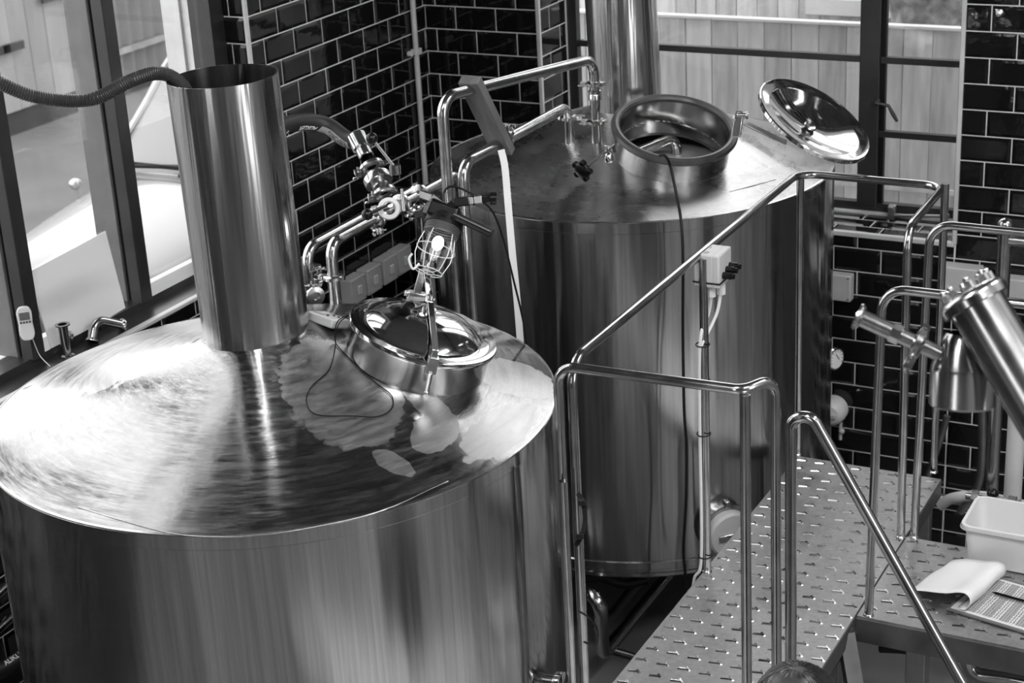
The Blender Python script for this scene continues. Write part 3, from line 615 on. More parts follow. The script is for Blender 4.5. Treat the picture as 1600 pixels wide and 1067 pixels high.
# ================================================================ PIPES
PR = .019
def clamp(parent, P, ax, r=PR, nut=None, big=1.):
    ax = Vector(ax).normalized(); P = Vector(P)
    g = MB(); R1 = r+.009*big; g.lathe([(r,-.010),(R1,-.008),(R1+.005,-.005),(R1+.005,.005),(R1,.008),(r,.010)], P, ax, 28); CL = g
    nut = Vector(nut) if nut is not None else frame(ax).col[0]; nut = (nut-ax*nut.dot(ax)).normalized(); t = ax.cross(nut); m = Matrix((t, nut, ax)).transposed()
    CL.box(P-nut*(R1+.004), (.012,.014,.014), m); o = CL.build('clamp', CAST, parent)
    g = MB(); Q = P+nut*(R1+.010); g.box(Q+t*.006, (.009,.024,.016), m); g.box(Q-t*.006, (.009,.024,.016), m); g.cyl(Q-t*.028, Q+t*.028, .0035, 8)
    g.cyl(Q+t*.012, Q+t*.024, .008, 8)
    for s_ in (-1, 1): g.box(Q+t*.026+nut*.012*s_, (.010,.014,.005), m@Matrix.Rotation(.5*s_, 3, 'Z'))
    g.build('wing_nut', CAST, o, bevel=.001, seg=1); return o
def ferrule(g, P, ax, r=PR): g.lathe([(r,-.012),(r+.003,-.008),(r+.008,-.004),(r+.008,0),(r-.004,0),(r-.004,-.012)], P, ax, 24)
# transfer pipe A: far tank top (right stub), up, over to the left and down between the tanks
pa = on_cone(932,220,T2c,T2R,S2); pb = on_cone(890,221,T2c,T2R,S2)
TA = thing('transfer_pipe', 'taller polished pipe from the far tank top passing through the wooden block', 'pipe', pa)
aT = Vector((pa.x,pa.y,.075)); aL = on(690,152,'y',-1.95); aL = Vector((aL.x, aL.y, aL.z)); 
g = MB(); g.tube(fillet([pa-Vector((0,0,.03)), aT, aL, Vector((aL.x,aL.y,-1.9))], .06, 8), PR, 20); g.build('tube', TUBE, TA)
zc = lambda y: on(928,y,'y',pa.y).z
clamp(TA, (pa.x,pa.y,zc(131)), (0,0,1), nut=(-1,-.3,0)); clamp(TA, (pa.x,pa.y,zc(190)), (0,0,1), nut=(-1,-.3,0), big=1.2)
g = MB(); g.lathe([(PR,-.02),(PR+.004,-.018),(PR+.004,.0),(PR+.002,.004),(PR+.004,.008),(PR+.004,.016),(PR,.018)], (pa.x,pa.y,zc(148)), n=28); g.build('collar', TUBE, TA)
TB = thing('return_pipe', 'shorter polished pipe from the far tank top passing through the wooden block', 'pipe', pb)
bz = on(886,165,'y',pb.y).z; bL = on(722,250,'x',pb.x)
g = MB(); g.tube(fillet([pb-Vector((0,0,.03)), Vector((pb.x,pb.y,bz)), Vector((pb.x,bL.y,bz)), Vector((pb.x,bL.y,-1.9))], .06, 8), PR, 20); g.build('tube', TUBE, TB)
clamp(TB, (pb.x,pb.y,on(889,184,'y',pb.y).z), (0,0,1), nut=(1,.3,0))
clamp(TB, on(790,216,'x',pb.x), (0,1,0), nut=(.2,0,1))
# wooden spacer block with two holes
dA = (aL-aT).normalized(); a1 = on(742,153,'y',aT.y+(aL.y-aT.y)*.8); 
tt = min(max(((800-742)/(928-690)), 0), 1)
qa = None
for k in range(200):
    P = aT+(aL-aT)*k/200; d = np.array(P-CAM)@MR
    if 800+FPX*d[0]/d[2] < 741: qa = P; break
qb = None
for k in range(200):
    P = Vector((pb.x, pb.y+(bL.y-pb.y)*k/200, bz)); d = np.array(P-CAM)@MR
    if 800+FPX*d[0]/d[2] < 781: qb = P; break
up = (qa-qb).normalized(); yy = Vector((0,-1,0)); yy = (yy-up*yy.dot(up)).normalized(); xx = up.cross(yy); mid = (qa+qb)/2
L = (qa-qb).length+.085; m = Matrix((xx, up, yy)).transposed()
g = MB(); g.box(mid, (.075, L, .034), m); wbk = g.build('wooden_block', WOOD, None, smooth=False, bevel=.002, seg=1, loc=mid)
tag(wbk, 'dark wooden block with two holes holding the pair of pipes apart', 'block')
# pipes from the near tank's top, running to the risers
lp = on_cone(525,475,T1c,T1R,S1)
TL = thing('near_outlet_pipe', 'polished pipe rising from the near tank top into the clamped tee', 'pipe', lp)
lz = on(534,383,'y',lp.y).z; lE = on(716,286,'x',lp.x)
g = MB(); g.tube(fillet([lp-Vector((0,0,.03)), Vector((lp.x,lp.y,lz)), Vector((lp.x,lE.y,lz)), Vector((lp.x,lE.y,-1.9))], .05, 8), PR, 20); g.build('tube', TUBE, TL)
clamp(TL, (lp.x,lp.y,on(527,434,'y',lp.y).z), (0,0,1), nut=(-1,-.2,0))
def along(P, Q, px):
    for k in range(401):
        X = P.lerp(Q, k/400); d = np.array(X-CAM)@MR
        if 800+FPX*d[0]/d[2] >= px: return X
    return Q
LA, LB = Vector((lp.x,lp.y,lz)), Vector((lp.x,lE.y,lz))
for xx_, nn in ((588,(.2,0,-1)), (627,(.9,0,-.5)), (655,(.4,0,-1))): clamp(TL, along(LA, LB, xx_), (0,1,0), nut=nn, big=1.5)
g = MB(); tp = along(LA, LB, 608); v0 = dep(607,325,5.45)
g.lathe([(PR+.001,-.06),(PR+.008,-.05),(PR+.008,.05),(PR+.001,.06)], tp, (0,1,0), 28); g.cyl(tp, tp+Vector((.05,-.02,.03)), .022); g.build('tee', CAST, TL)
UX = lp.x-.20; u0 = on(478,385,'x',UX); uE = on(703,268,'x',UX); uE.y = min(uE.y, -1.41)
TU = thing('far_outlet_pipe', 'polished pipe behind the valve, bent down at both ends', 'pipe', (UX,u0.y,u0.z))
uz = on(600,322,'x',UX).z
g = MB(); g.tube(fillet([Vector((UX,u0.y,T1c.z-.4)), Vector((UX,u0.y,uz)), Vector((UX,uE.y,uz)), Vector((UX,uE.y,-1.9))], .06, 8), PR, 20); g.build('tube', TUBE, TU)
clamp(TU, on(487,418,'x',UX), (0,0,1), nut=(1,-.5,0)); clamp(TU, on(489,440,'x',UX), (0,0,1), nut=(.6,-1,0), big=1.5)
g = MB(); P = on(493,462,'x',UX+.06); ax = Vector((.75,-.6,.15)).normalized(); g.cyl(P-ax*.06, P, .014); g.lathe([(.012,-.004),(.030,-.002),(.032,.003),(.030,.008),(.014,.009),(.012,.002)], P, ax, 32, closed=True); g.build('open_ferrule', CAST, TU)
# hose and valves
V0 = dep(557,213,5.55); V1 = dep(612,325,5.42); va = (V1-V0).normalized(); vl = (V1-V0).length
def vp(s): return V0+va*(vl*s)
hv = thing('butterfly_valve', 'stainless butterfly valve stack joining the hose to the tee', 'valve', vp(.5))
g = MB(); g.lathe([(.020,-.005),(.031,0),(.031,.052),(.024,.056),(.024,.085),(.021,.088)], V0, va, 32); g.build('hose_collar', TUBE, hv)
clamp(hv, vp(.44), va, .024, nut=Vector(MR[:,0])*-1, big=1.3)
g = MB(); g.lathe([(.02,-.014),(.044,-.013),(.045,-.010),(.045,.010),(.044,.013),(.02,.014)], vp(.62), va, 40); g.lathe([(.020,-.03),(.028,-.028),(.028,.028),(.020,.03)], vp(.62), va, 24); g.build('valve_body', CAST, hv)
clamp(hv, vp(.80), va, .022, nut=Vector(MR[:,0])*-1-Vector(MR[:,1])*.3, big=1.2)
b0 = dep(617,262,5.40); b1 = dep(581,216,5.38)
g = MB(); g.cyl(b0, b1, .005); g.cyl(b0+Vector((0,0,-.02)), b0+Vector((0,0,.01)), .018); lv = g.build('lever', POL, hv); g = MB(); g.cyl(dep(628,295,5.38), dep(632,330,5.38), .005); g.build('stop_rod', POL, hv)
g = MB(); g.ball(b1, .0185, 20); g.build('ball_knob', BLACKG, lv)
sg = Vector(ray(607,325)).normalized()
g = MB(); g.lathe([(.019,-.012),(.034,-.012),(.0345,.0),(.031,.006),(.023,.007),(.019,.002)], dep(608,326,5.33), -sg, 40, closed=True); g.build('white_gasket', WHITE, hv)
b2 = dep(603,322,5.32); b3 = dep(574,335,5.26)
g = MB(); g.cyl(b2, b3, .0065); lv = g.build('lever', POL, hv); g = MB(); g.ball(b3, .018, 20); g.build('ball_knob', BLACKG, lv)
# delivery hose with printed name
hp = spline([dep(395,260,5.35), dep(425,207,5.45), dep(470,191,5.55), dep(510,196,5.6), dep(541,217,5.57), dep(557,240,5.55)][:5]+[V0+va*.02], 14)
hs = thing('delivery_hose', 'thick dark rubber hose arching from behind the near flue to the valve', 'hose', hp[0])
HR = .0275; g = MB(); g.tube(hp, HR, 24); g.build('hose', HOSEM, hs)
def textmesh(body, size, bold=False):
    cu = bpy.data.curves.new('t', 'FONT'); cu.body = body; cu.size = size; cu.shear = .0 if not bold else .3; cu.offset = .0005 if bold else .0003
    o = bpy.data.objects.new('t', cu); link(o); dg_ = bpy.context.evaluated_depsgraph_get(); me = bpy.data.meshes.new_from_object(o.evaluated_get(dg_))
    bm = bmesh.new(); bm.from_mesh(me); bmesh.ops.triangulate(bm, faces=bm.faces); 
    for _ in range(3):
        ee = [e for e in bm.edges if e.calc_length() > size*.14]
        if ee: bmesh.ops.subdivide_edges(bm, edges=ee, cuts=1); bmesh.ops.triangulate(bm, faces=bm.faces)
    bm.to_mesh(me); bm.free()
    v = [x.co.copy() for x in me.vertices]; f = [list(p.vertices) for p in me.polygons]; bpy.data.objects.remove(o); bpy.data.curves.remove(cu); return v, f
def wrap(path, s, ang_v, r, s_from_end=True):
    """a point on a hose: s metres back from its end; ang_v = angle round the hose from the camera-facing side"""
    i = len(path)-1
    while i > 0 and s > (path[i]-path[i-1]).length: s -= (path[i]-path[i-1]).length; i -= 1
    a, b = path[i], path[max(i-1,0)]; T = (b-a).normalized() if i > 0 else (path[0]-path[1]).normalized(); P = a+T*s
    tcam = (CAM-P).normalized(); n0 = (tcam-T*tcam.dot(T)).normalized(); b0_ = T.cross(n0); return P+(n0*math.cos(ang_v)+b0_*math.sin(ang_v))*r, n0, b0_
def print_on(path, body, size, s0, a0, m, name, parent, bold=False, r=HR, flip=1):
    v, f = textmesh(body, size, bold); out = []
    for q in v: P, _, _ = wrap(path, s0+q.x, a0+flip*q.y/r, r+.001); out.append(P)
    g = MB(); g.add(out, f); return g.build(name, m, parent, smooth=False)
SGN = -1
def band(path, s0, s1, a0, a1, r, m, name, parent):
    g = MB(); v = []; n = 16; k_ = 6
    for i in range(n+1):
        for k in range(k_+1):
            t = i/n; aa = a0+(a1-a0)*k/k_; ss = s0+(s1-s0)*t+(.018*k/k_ if i == n else 0); v.append(wrap(path, ss, aa, r+.0004)[0])
    f = [[i*(k_+1)+k, i*(k_+1)+k+1, (i+1)*(k_+1)+k+1, (i+1)*(k_+1)+k] for i in range(n) for k in range(k_)]
    g.add(v, f); return g.build(name, m, parent)
band(hp, .025, .16, -.25, -1.2, HR, LABEL, 'hose_label', hs)
print_on(hp, 'EBORG', .024, .032, -.42, INK, 'label_lettering', hs, flip=-1)
print_on(hp, 'ALIKLER', .022, .18, -.50, PRINT, 'hose_lettering', hs, True, flip=-1)
print_on(hp, '*', .030, .31, -.45, PRINT, 'hose_lettering', hs, True, flip=-1)
# corrugated hose into the near flue
zf = .435
cp = spline([dep(-60,95,4.6), dep(0,130,4.62), dep(60,152,4.65), dep(140,156,4.7), dep(200,128,4.68), dep(240,115,4.66), dep(268,120,4.65), dep(292,145,4.64), dep(312,215,4.63)], 10)
pts = []; rr = []; k = 0
acc = []
for a, b in zip(cp, cp[1:]):
    n_ = max(2, int((b-a).length/.0028))
    for i in range(n_): acc.append(a+(b-a)*i/n_)
g = MB(); g.tube(acc, [.0175+.0016*(1 if (i//1) % 2 else -1) for i in range(len(acc))], 14); ch = g.build('corrugated_hose', GREYH); tag(ch, 'grey corrugated hose hanging across the window into the near flue', 'hose')
# ================================================================ WORK LAMP
lampP = dep(697,340,4.95); lampA = (dep(668,430,4.90)-lampP).normalized()
wlp = thing('work_lamp', 'caged work lamp, lit, clipped to the pipe above the domed lid', 'lamp', lampP)
q = lampP; lm = frame(lampA)
g = MB(); g.lathe([(1e-4,-.012),(.034,-.030),(.048,-.015),(.054,.008),(.054,.028)], q, lampA, 40)
for k in range(4): pass
g.build('cap', BLACK, wlp)
g = MB(); g.lathe([(.048,.026),(.0515,.029),(.049,.033),(.0515,.037),(.049,.041),(.0515,.045),(.049,.049),(.050,.053),(.044,.055)], q, lampA, 40); g.build('collar', noisy('grey_rubber', .05, .08, .5, 10), wlp)
g = MB(); g.lathe([(.036,.05),(.036,.13),(.033,.145),(.02,.155),(1e-4,.158)], q, lampA, 32); g.build('glass_jar', glassy('jar_glass', .95), wlp)
g = MB(); g.ball(q+lampA*.08, .017, 20, lampA, 1.25); g.build('bulb', BULB, wlp)
g = MB()
for k in range(5):
    a = 2*math.pi*k/5+.3
    def cw(rad, s): return q+lampA*s+lm@Vector((rad*math.cos(a), rad*math.sin(a), 0))
    g.tube([cw(.047,.05), cw(.055,.085), cw(.055,.12), cw(.040,.165), cw(.016,.170)], .0014, 6)
for s_, rad in ((.10,.0555), (.168,.040), (.171,.016)):
    g.tube([q+lampA*s_+lm@Vector((rad*math.cos(2*math.pi*k/28), rad*math.sin(2*math.pi*k/28), 0)) for k in range(29)], .0014, 6, cap=False)
g.build('wire_cage', WHITE, wlp)
g = MB(); g.tube(spline([dep(655,412,4.85), dep(645,420,4.84), dep(639,405,4.83), dep(644,396,4.83)], 5), .0035, 8); g.build('cage_hook', WHITE, wlp)
sc_ = thing('spring_clamp', 'big black spring clamp with two handles gripping pipe and lamp', 'clamp', dep(690,325,4.95))
def bar(name, pts, w_, t_, m_, parent, bev=.004):
    g = MB(); vdir = -ray(700,330).normalized()
    for a, b in zip(pts, pts[1:]):
        zz = (b-a).normalized(); yy = (vdir-zz*vdir.dot(zz)).normalized(); g.box((a+b)/2, (w_, t_, (b-a).length+.008), Matrix((yy.cross(zz), yy, zz)).transposed())
    return g.build(name, m_, parent, bevel=bev)
bar('upper_handle', [dep(690,332,4.93), dep(712,316,4.91), dep(742,313,4.9)], .026, .03, BLACKG, sc_)
bar('grip_band', [dep(734,314,4.9), dep(752,312,4.9)], .024, .029, DULL, sc_); bar('handle_end', [dep(752,312,4.9), dep(768,309,4.9)], .022, .028, BLACKG, sc_)
g = MB(); g.cyl(dep(766,310,4.9), dep(776,310,4.9), .018, 20); g.build('end_cap', BLACKG, sc_)
bar('lower_handle', [dep(700,333,4.92), dep(768,364,4.9)], .026, .03, BLACKG, sc_); bar('lever_rib', [dep(712,336,4.90), dep(765,361,4.88)], .004, .028, FRAMEL, sc_, .001)
bar('jaw', [dep(690,335,4.95), dep(668,328,5.0), dep(655,334,5.1)], .026, .03, BLACKG, sc_); bar('jaw', [dep(696,325,4.95), dep(680,312,5.05), dep(664,306,5.15)], .026, .03, BLACKG, sc_)
bar('body', [dep(672,322,4.93), dep(715,338,4.92)], .05, .045, BLACKG, sc_, .01)
g = MB(); P = dep(692,333,4.90); vd0 = -ray(692,333).normalized(); g.cyl(P-vd0*.02, P+vd0*.024, .006, 12); g.build('pivot_pin', POL, sc_)
lc = spline([dep(694,316,4.96), dep(694,300,5.0), dep(706,291,5.02), dep(728,298,5.05), dep(752,313,5.02), dep(772,335,5.05), dep(788,380,5.1), dep(803,440,5.15), dep(815,490,5.2), dep(822,530,5.3), dep(826,600,5.5)], 8)
g = MB(); g.tube(lc, .0032, 8); tag(g.build('lamp_cable', BLACK), 'thin black cable trailing down from the caged lamp', 'cable')
# white plastic strap from the block
g = MB(); ws = spline([dep(783,234,5.75), dep(789,262,5.74), dep(794,320,5.72), dep(801,400,5.72), dep(808,470,5.75), dep(815,560,5.8)], 6)
vd0 = ray(800,400).normalized(); v = []
for i, p_ in enumerate(ws):
    t_ = (ws[min(i+1,len(ws)-1)]-ws[max(i-1,0)]).normalized(); s_ = t_.cross(vd0).normalized(); v += [p_-s_*.0115, p_+s_*.0115, p_+s_*.0115+vd0*.003, p_-s_*.0115+vd0*.003]
f = []
for i in range(len(ws)-1):
    for k in range(4): f.append([i*4+k, i*4+(k+1)%4, (i+1)*4+(k+1)%4, (i+1)*4+k])
g.add(v, f+[[0,1,2,3]]); tag(g.build('plastic_strip', WHITE, smooth=False), 'white plastic strip hanging from the wooden pipe block', 'strap')
# ================================================================ THINGS ON THE NEAR TANK AND THE LEFT SILL
mp_ = on_cone(511,508,T1c,T1R,S1); mn = cone_n(mp_, T1c, S1)
ex = (on_cone(545,512,T1c,T1R,S1)-on_cone(484,490,T1c,T1R,S1)).normalized(); ey = mn.cross(ex).normalized(); mm = Matrix((ex, ey, mn)).transposed()
md = thing('digital_thermometer', 'pale handheld digital thermometer lying on the near tank beside the domed lid', 'thermometer', mp_)
g = MB(); g.box(mp_+mn*.016, (.122,.064,.028), mm); g.build('case', PALE, md, bevel=.006, seg=3)
g = MB(); g.box(mp_+mn*.0308-ex*.024+ey*.0, (.040,.046,.0016), mm); g.build('display_bezel', mat('bezel_grey', .25, .4), md); g = MB(); g.box(mp_+mn*.0318-ex*.024, (.022,.034,.0014), mm); g.build('display', mat('lcd_pale', .55, .2), md)
for dx, dy in ((.012,.008),(.012,-.014),(.034,.008)): g = MB(); g.cyl(mp_+mn*.030+ex*dx+ey*dy, mp_+mn*.033+ex*dx+ey*dy, .0038, 12); g.build('button', INK, md)
oc = lambda x, y: on_cone(x, y, T1c, T1R, S1)+Vector((0,0,.004))
cd_ = spline([dep(541,493,4.86), dep(527,503,4.84), dep(523,525,4.84), oc(524,545), oc(514,580), oc(487,606), oc(479,630), oc(495,650), oc(550,652), oc(590,653), oc(612,640), oc(612,620), oc(590,602), oc(560,575), oc(530,545), dep(524,530,4.84), dep(530,505,4.84), dep(543,494,4.86)], 6)
g = MB(); g.tube(cd_, .0016, 6); tag(g.build('probe_lead', BLACK), 'thin black probe lead looped over the near tank top', 'cable')
# handheld on the mullion
hh = dep(40,505,5.86); hz_ = Vector((0,0,1)); tcm = Vector((CAM.x-hh.x, CAM.y-hh.y, .8)).normalized(); hxx = hz_.cross(tcm).normalized(); hz_ = tcm.cross(hxx); hm = Matrix((hxx, hz_, tcm)).transposed()
hd = thing('wall_thermometer', 'white handheld probe thermometer with dark display hung on the window post', 'thermometer', hh)
g = MB(); pr = []
for a in range(24):
    t_ = 2*math.pi*a/24; x = math.cos(t_); y = math.sin(t_); wd_ = .027*(1-.16*math.cos(2*math.pi*y*.5)**2*(1 if abs(y) < .6 else .2))
    pr.append(Vector((wd_*(abs(x)**.55)*(1 if x > 0 else -1), .058*(abs(y)**.7)*(1 if y > 0 else -1), 0)))
v = [hh+hm@(p_+Vector((0,0,z))) for z in (-.012,.012) for p_ in pr]; g.add(v, [[k,(k+1)%24,24+(k+1)%24,24+k] for k in range(24)]+[list(range(24))[::-1], list(range(24,48))]); g.build('case', WHITE, hd, bevel=.004, seg=3)
g = MB(); g.box(hh+hm@Vector((0,.026,.0125)), (.034,.026,.002), hm); g.build('display', mat('dark_lcd', .12, .2), hd)
for k in range(4): g = MB(); g.box(hh+hm@Vector((-.014+.0095*k,.006,.013)), (.006,.006,.003), hm); g.build('button', INK, hd)
g = MB(); g.tube(spline([hh+hm@Vector((.014,-.055,0)), dep(62,555,5.9), dep(78,572,5.85)], 8), .0016, 6); g.build('probe_cable', PALE, hd)
# tri-clamp spool and elbow on the sill
s0 = on(106,562,'x',-.06); s0.z = ZL+.003; st = on(101,507,'y',s0.y)
sp1 = thing('pipe_spool', 'short upright flanged steel pipe piece standing on the left sill', 'pipe fitting', s0)
hgt = st.z-s0.z; g = MB(); g.lathe([(.019,0),(.026,0),(.026,.004),(.017,.008),(.017,hgt-.008),(.026,hgt-.004),(.026,hgt),(.0155,hgt),(.0155,.004)], s0, n=28); g.build('tube', TUBE, sp1)
g = MB(); P = s0+Vector((0,0,hgt*.55)); g.lathe([(.012,0),(.012,.022),(.019,.026),(.019,.030),(.010,.030)], P, (-.2,1,0), 20); g.build('side_port', CAST, sp1)
e0 = on(142,527,'x',-.05); e0.z = ZL+.014; e1_ = on(150,507,'x',-.06); e2_ = on(192,508,'x',-.03)
el = thing('pipe_elbow', 'loose bent steel pipe elbow lying on the left window sill', 'pipe fitting', e0)
g = MB(); g.tube(fillet([e0, e1_+Vector((0,0,.02)), e2_], .04, 10), .0165, 20); g.build('tube', TUBE, el)
g = MB(); ferrule(g, e0, e0-(e1_+Vector((0,0,.02))), .0165); ferrule(g, e2_, e2_-e1_, .0165); g.build('ferrule', CAST, el)
# white board leaning in the window
bp = [on(x, y, 'x', xx_) for x, y, xx_ in ((82,549,-.10), (196,481,-.10), (165,361,-.155), (43,426,-.155))]
g = MB(); nn = 10; v = []; nrm = (bp[1]-bp[0]).cross(bp[3]-bp[0]).normalized()
for i in range(nn+1):
    for k in range(nn+1):
        a = bp[0].lerp(bp[1], i/nn); b = bp[3].lerp(bp[2], i/nn); bow = .008*(4*(i/nn)*(1-i/nn))*(k/nn); q = a.lerp(b, k/nn)+nrm*bow*.3; v += [q, q-nrm*.004]
idx = lambda i, k, s_: (i*(nn+1)+k)*2+s_
f = [[idx(i,k,s_), idx(i+1,k,s_), idx(i+1,k+1,s_), idx(i,k+1,s_)][::(1 if s_ == 0 else -1)] for i in range(nn) for k in range(nn) for s_ in (0,1)]
for i in range(nn): f += [[idx(i,0,0), idx(i,0,1), idx(i+1,0,1), idx(i+1,0,0)], [idx(i,nn,0), idx(i+1,nn,0), idx(i+1,nn,1), idx(i,nn,1)], [idx(0,i,0), idx(0,i+1,0), idx(0,i+1,1), idx(0,i,1)], [idx(nn,i,0), idx(nn,i,1), idx(nn,i+1,1), idx(nn,i+1,0)]]
g.add(v, f); tag(g.build('white_board', mat('board_white', .85, .5)), 'plain white board leaning against the left window', 'board')
# ================================================================ WALL FITTINGS
cdt = thing('wall_conduit', 'slim vertical conduit clipped to the black tiles left of the corner', 'conduit', (0,-.135,FL))
g = MB(); g.tube([(.02,-.135,-2.2),(.02,-.135,1.3)], .0125, 14); g.build('conduit', TRIMM, cdt)
P = on(632,76,'x',.012); g = MB(); g.bb((.006,-.16,-.19),(.036,-.11,-.165)); g.cyl((.008,-.185,-.178), (.03,-.185,-.178), .012, 12); g.build('clip', WHITE, cdt, bevel=.002)
def wbox(name, label, c_, sz, cat='box', m_=PALE, grp=None, screws=True, face='y'):
    t_ = thing(name, label, cat, c_, grp); g = MB(); g.box(c_, sz); g.build('case', m_, t_, bevel=.006, seg=3)
    g = MB(); q = Vector(sz)*.5
    if screws:
        for a in (-1, 1):
            for b in (-1, 1):
                if face == 'y': g.cyl(c_+Vector((a*(q.x-.012), -q.y+.001, b*(q.z-.012))), c_+Vector((a*(q.x-.012), -q.y-.001, b*(q.z-.012))), .004, 8)
                else: g.cyl(c_+Vector((q.x-.001, a*(q.y-.012), b*(q.z-.012))), c_+Vector((q.x+.001, a*(q.y-.012), b*(q.z-.012))), .004, 8)
        g.build('screw', DULL, t_)
    return t_
labs = ['white wall switch box furthest left in the row behind the lid', 'second white wall switch box from the left behind the lid', 'third white wall switch box from the left behind the lid', 'fourth white wall switch box behind the lid, near the lamp']
for k, x_ in enumerate((556, 581, 606, 628)):
    P = on(x_, (448, 432, 416, 402)[k]+4, 'x', .05); P.x = .038; t_ = wbox('switch_box', labs[k], P, (.06,.115,.115), 'switch', PALE, 'switch boxes on the left wall', True, 'x')
    g = MB(); g.box(P+Vector((.034,0,0)), (.008,.03,.04)); g.build('rocker', WHITE, t_, bevel=.003)
P = on(1312,447,'y',-.03); P.y = -.032; wbox('junction_box', 'white square junction box on the tiles right of the far tank', P, (.11,.05,.115))
P = on(1502,440,'y',-.04); P.y = -.045; wbox('socket_box', 'white surface box on the wall behind the steel railings', P, (.16,.075,.14))
P = on(1592,452,'y',-.04); P.y = -.04; wbox('wall_socket', 'small white box on the wall at the right edge', P, (.12,.065,.10))
P = on(1302,640,'y',-.03); io = thing('isolator_switch', 'round white isolator on the tiles beside the far tank', 'switch', (P.x,-.01,P.z))
g = MB(); g.lathe([(.06,0),(.062,.03),(.055,.07),(.04,.085),(1e-4,.088)], (P.x,-.008,P.z), (0,-1,0), 32); g.build('housing', WHITE, io)
g = MB(); g.box((P.x+.01,-.10,P.z), (.05,.02,.022)); g.build('knob', PALE, io, bevel=.004)
g = MB(); g.tube([(P.x+.03,-.02,P.z-.06),(P.x+.03,-.02,P.z-.14)], .008, 8); g.ball((P.x+.035,-.02,P.z-.10), .014); g.build('gland', PALE, io)
# right-hand pipework by the wall
def simple(name, label, cat, pts, r, m_, n=14, fil=.05, spl=False):
    g = MB(); g.tube(spline(pts, 8) if spl else fillet(pts, fil, 6), r, n); o = g.build(name, m_); return tag(o, label, cat)
ur = thing('upright_pipe', 'upright steel pipe with clamp at the top behind the landing rail', 'pipe', on(1568,360,'y',-.9))
p0 = on(1571,352,'y',-.9); p1 = on(1557,775,'y',-.9); g = MB(); g.tube([p0, Vector((p0.x,p0.y,FL))], .0255, 20); g.ball(p0, .027, 18); g.build('tube', TUBE, ur)
g = MB(); g.tube([p0+Vector((0,0,-.05)), p0+Vector((.3,0,-.05))], .02, 14); g.build('branch', TUBE, ur); clamp(ur, p0+Vector((.09,0,-.05)), (1,0,0), .02, nut=(0,-.3,-1))
q = on(1590,640,'y',-1.2); simple('grey_waste_pipe', 'grey plastic pipe standing at the right edge behind the tub', 'pipe', [Vector((q.x,q.y,-.75)), Vector((q.x,q.y,FL+.01))], .03, PALE)
simple('floor_pipe', 'dull horizontal pipe along the foot of the back wall', 'pipe', [Vector((2.3,-.06,-1.97)), Vector((4.6,-.06,-1.97))], .02, DULL)
simple('drooping_hose', 'grey hose hanging down the wall under the blurred strainer', 'hose', [on(1480,650,'y',-.12), on(1465,700,'y',-.12), on(1445,755,'y',-.10), on(1425,800,'y',-.1)], .014, DULL, spl=True)
simple('hanging_hose', 'second grey hose curving down the wall behind the tub', 'hose', [on(1537,560,'y',-.5), on(1535,640,'y',-.5), on(1534,720,'y',-.5), on(1525,765,'y',-.5), on(1500,800,'y',-.5)], .016, DULL, spl=True)
simple('ribbed_hose', 'pale hose lying on the lower ledge behind the landing', 'hose', [on(1468,790,'y',-1.0), on(1490,778,'y',-1.0), on(1530,775,'y',-1.0), on(1580,785,'y',-1.0), on(1640,800,'y',-1.0)], .02, PALE, spl=True)
vv_ = thing('small_valve', 'small valve with a black ball knob behind the tub', 'valve', on(1552,780,'y',-1.35)); P = on(1552,776,'y',-1.35)
g = MB(); g.cyl(P+Vector((-.09,0,-.01)), P+Vector((.09,0,-.01)), .014); g.cyl(P+Vector((-.07,0,-.01)), P+Vector((-.05,0,-.01)), .024, 8); g.cyl(P+Vector((.05,0,-.01)), P+Vector((.075,0,-.01)), .024, 8); g.build('body', CAST, vv_); g = MB(); g.ball(P+Vector((0,-.01,.015)), .02); g.build('ball_knob', BLACKG, vv_)
# box on the guard rail with glands and cable
jb = on(1113,410,'x',XR0+.03); JB = thing('rail_switch_box', 'grey switch box with black glands strapped to the guard rail', 'switch', jb)
sz = (.062,.105,.105); c_ = Vector((XR0+.022, jb.y, jb.z-.012))
g = MB(); g.box(c_, sz); g.build('case', PALE, JB, bevel=.006, seg=3); g = MB(); g.box(c_+Vector((.038,0,0)), (.024,.105,.105)); g.build('cover', PALE, JB, bevel=.006, seg=3)
g = MB()
for a, b in ((-.012,.02),(.0,-.03)): g.cyl(c_+Vector((a,b,.0515)), c_+Vector((a,b,.0532)), .011, 16)
for b in (.028,-.03): g.cyl(c_+Vector((-.004,-.0515,b)), c_+Vector((-.004,-.0532,b)), .013, 16)
g.build('knockout', mat('knockout_grey', .25, .5), JB)
for k in range(3): g = MB(); P = c_+Vector((.05,-.02+.027*k,-.012-.006*(k == 0)+.004*k)); g.cyl(P, P+Vector((.026,0,0)), .011, 14); g.cyl(P+Vector((.02,0,0)), P+Vector((.036,0,0)), .0085, 14); g.build('gland', BLACKG, JB)
g = MB(); z_ = c_.z-.036
for a, b in (((-.033,-.054),(.052,-.054)), ((.052,-.054),(.052,.054)), ((-.033,-.054),(-.033,.054)), ((-.033,.054),(.052,.054))): g.tube([Vector((c_.x+a[0],c_.y+a[1],z_)), Vector((c_.x+b[0],c_.y+b[1],z_))], .0026, 6)
g.build('cable_tie', BLACK, JB)
g = MB(); P = c_+Vector((.012,-.02,-.055)); g.cyl(P, P+Vector((0,0,-.035)), .013, 10); g.cyl(P+Vector((.02,.03,0)), P+Vector((.02,.03,-.035)), .013, 10); g.build('cable_gland', WHITE, JB)
px_ = XR0+.02; py_ = -2.05
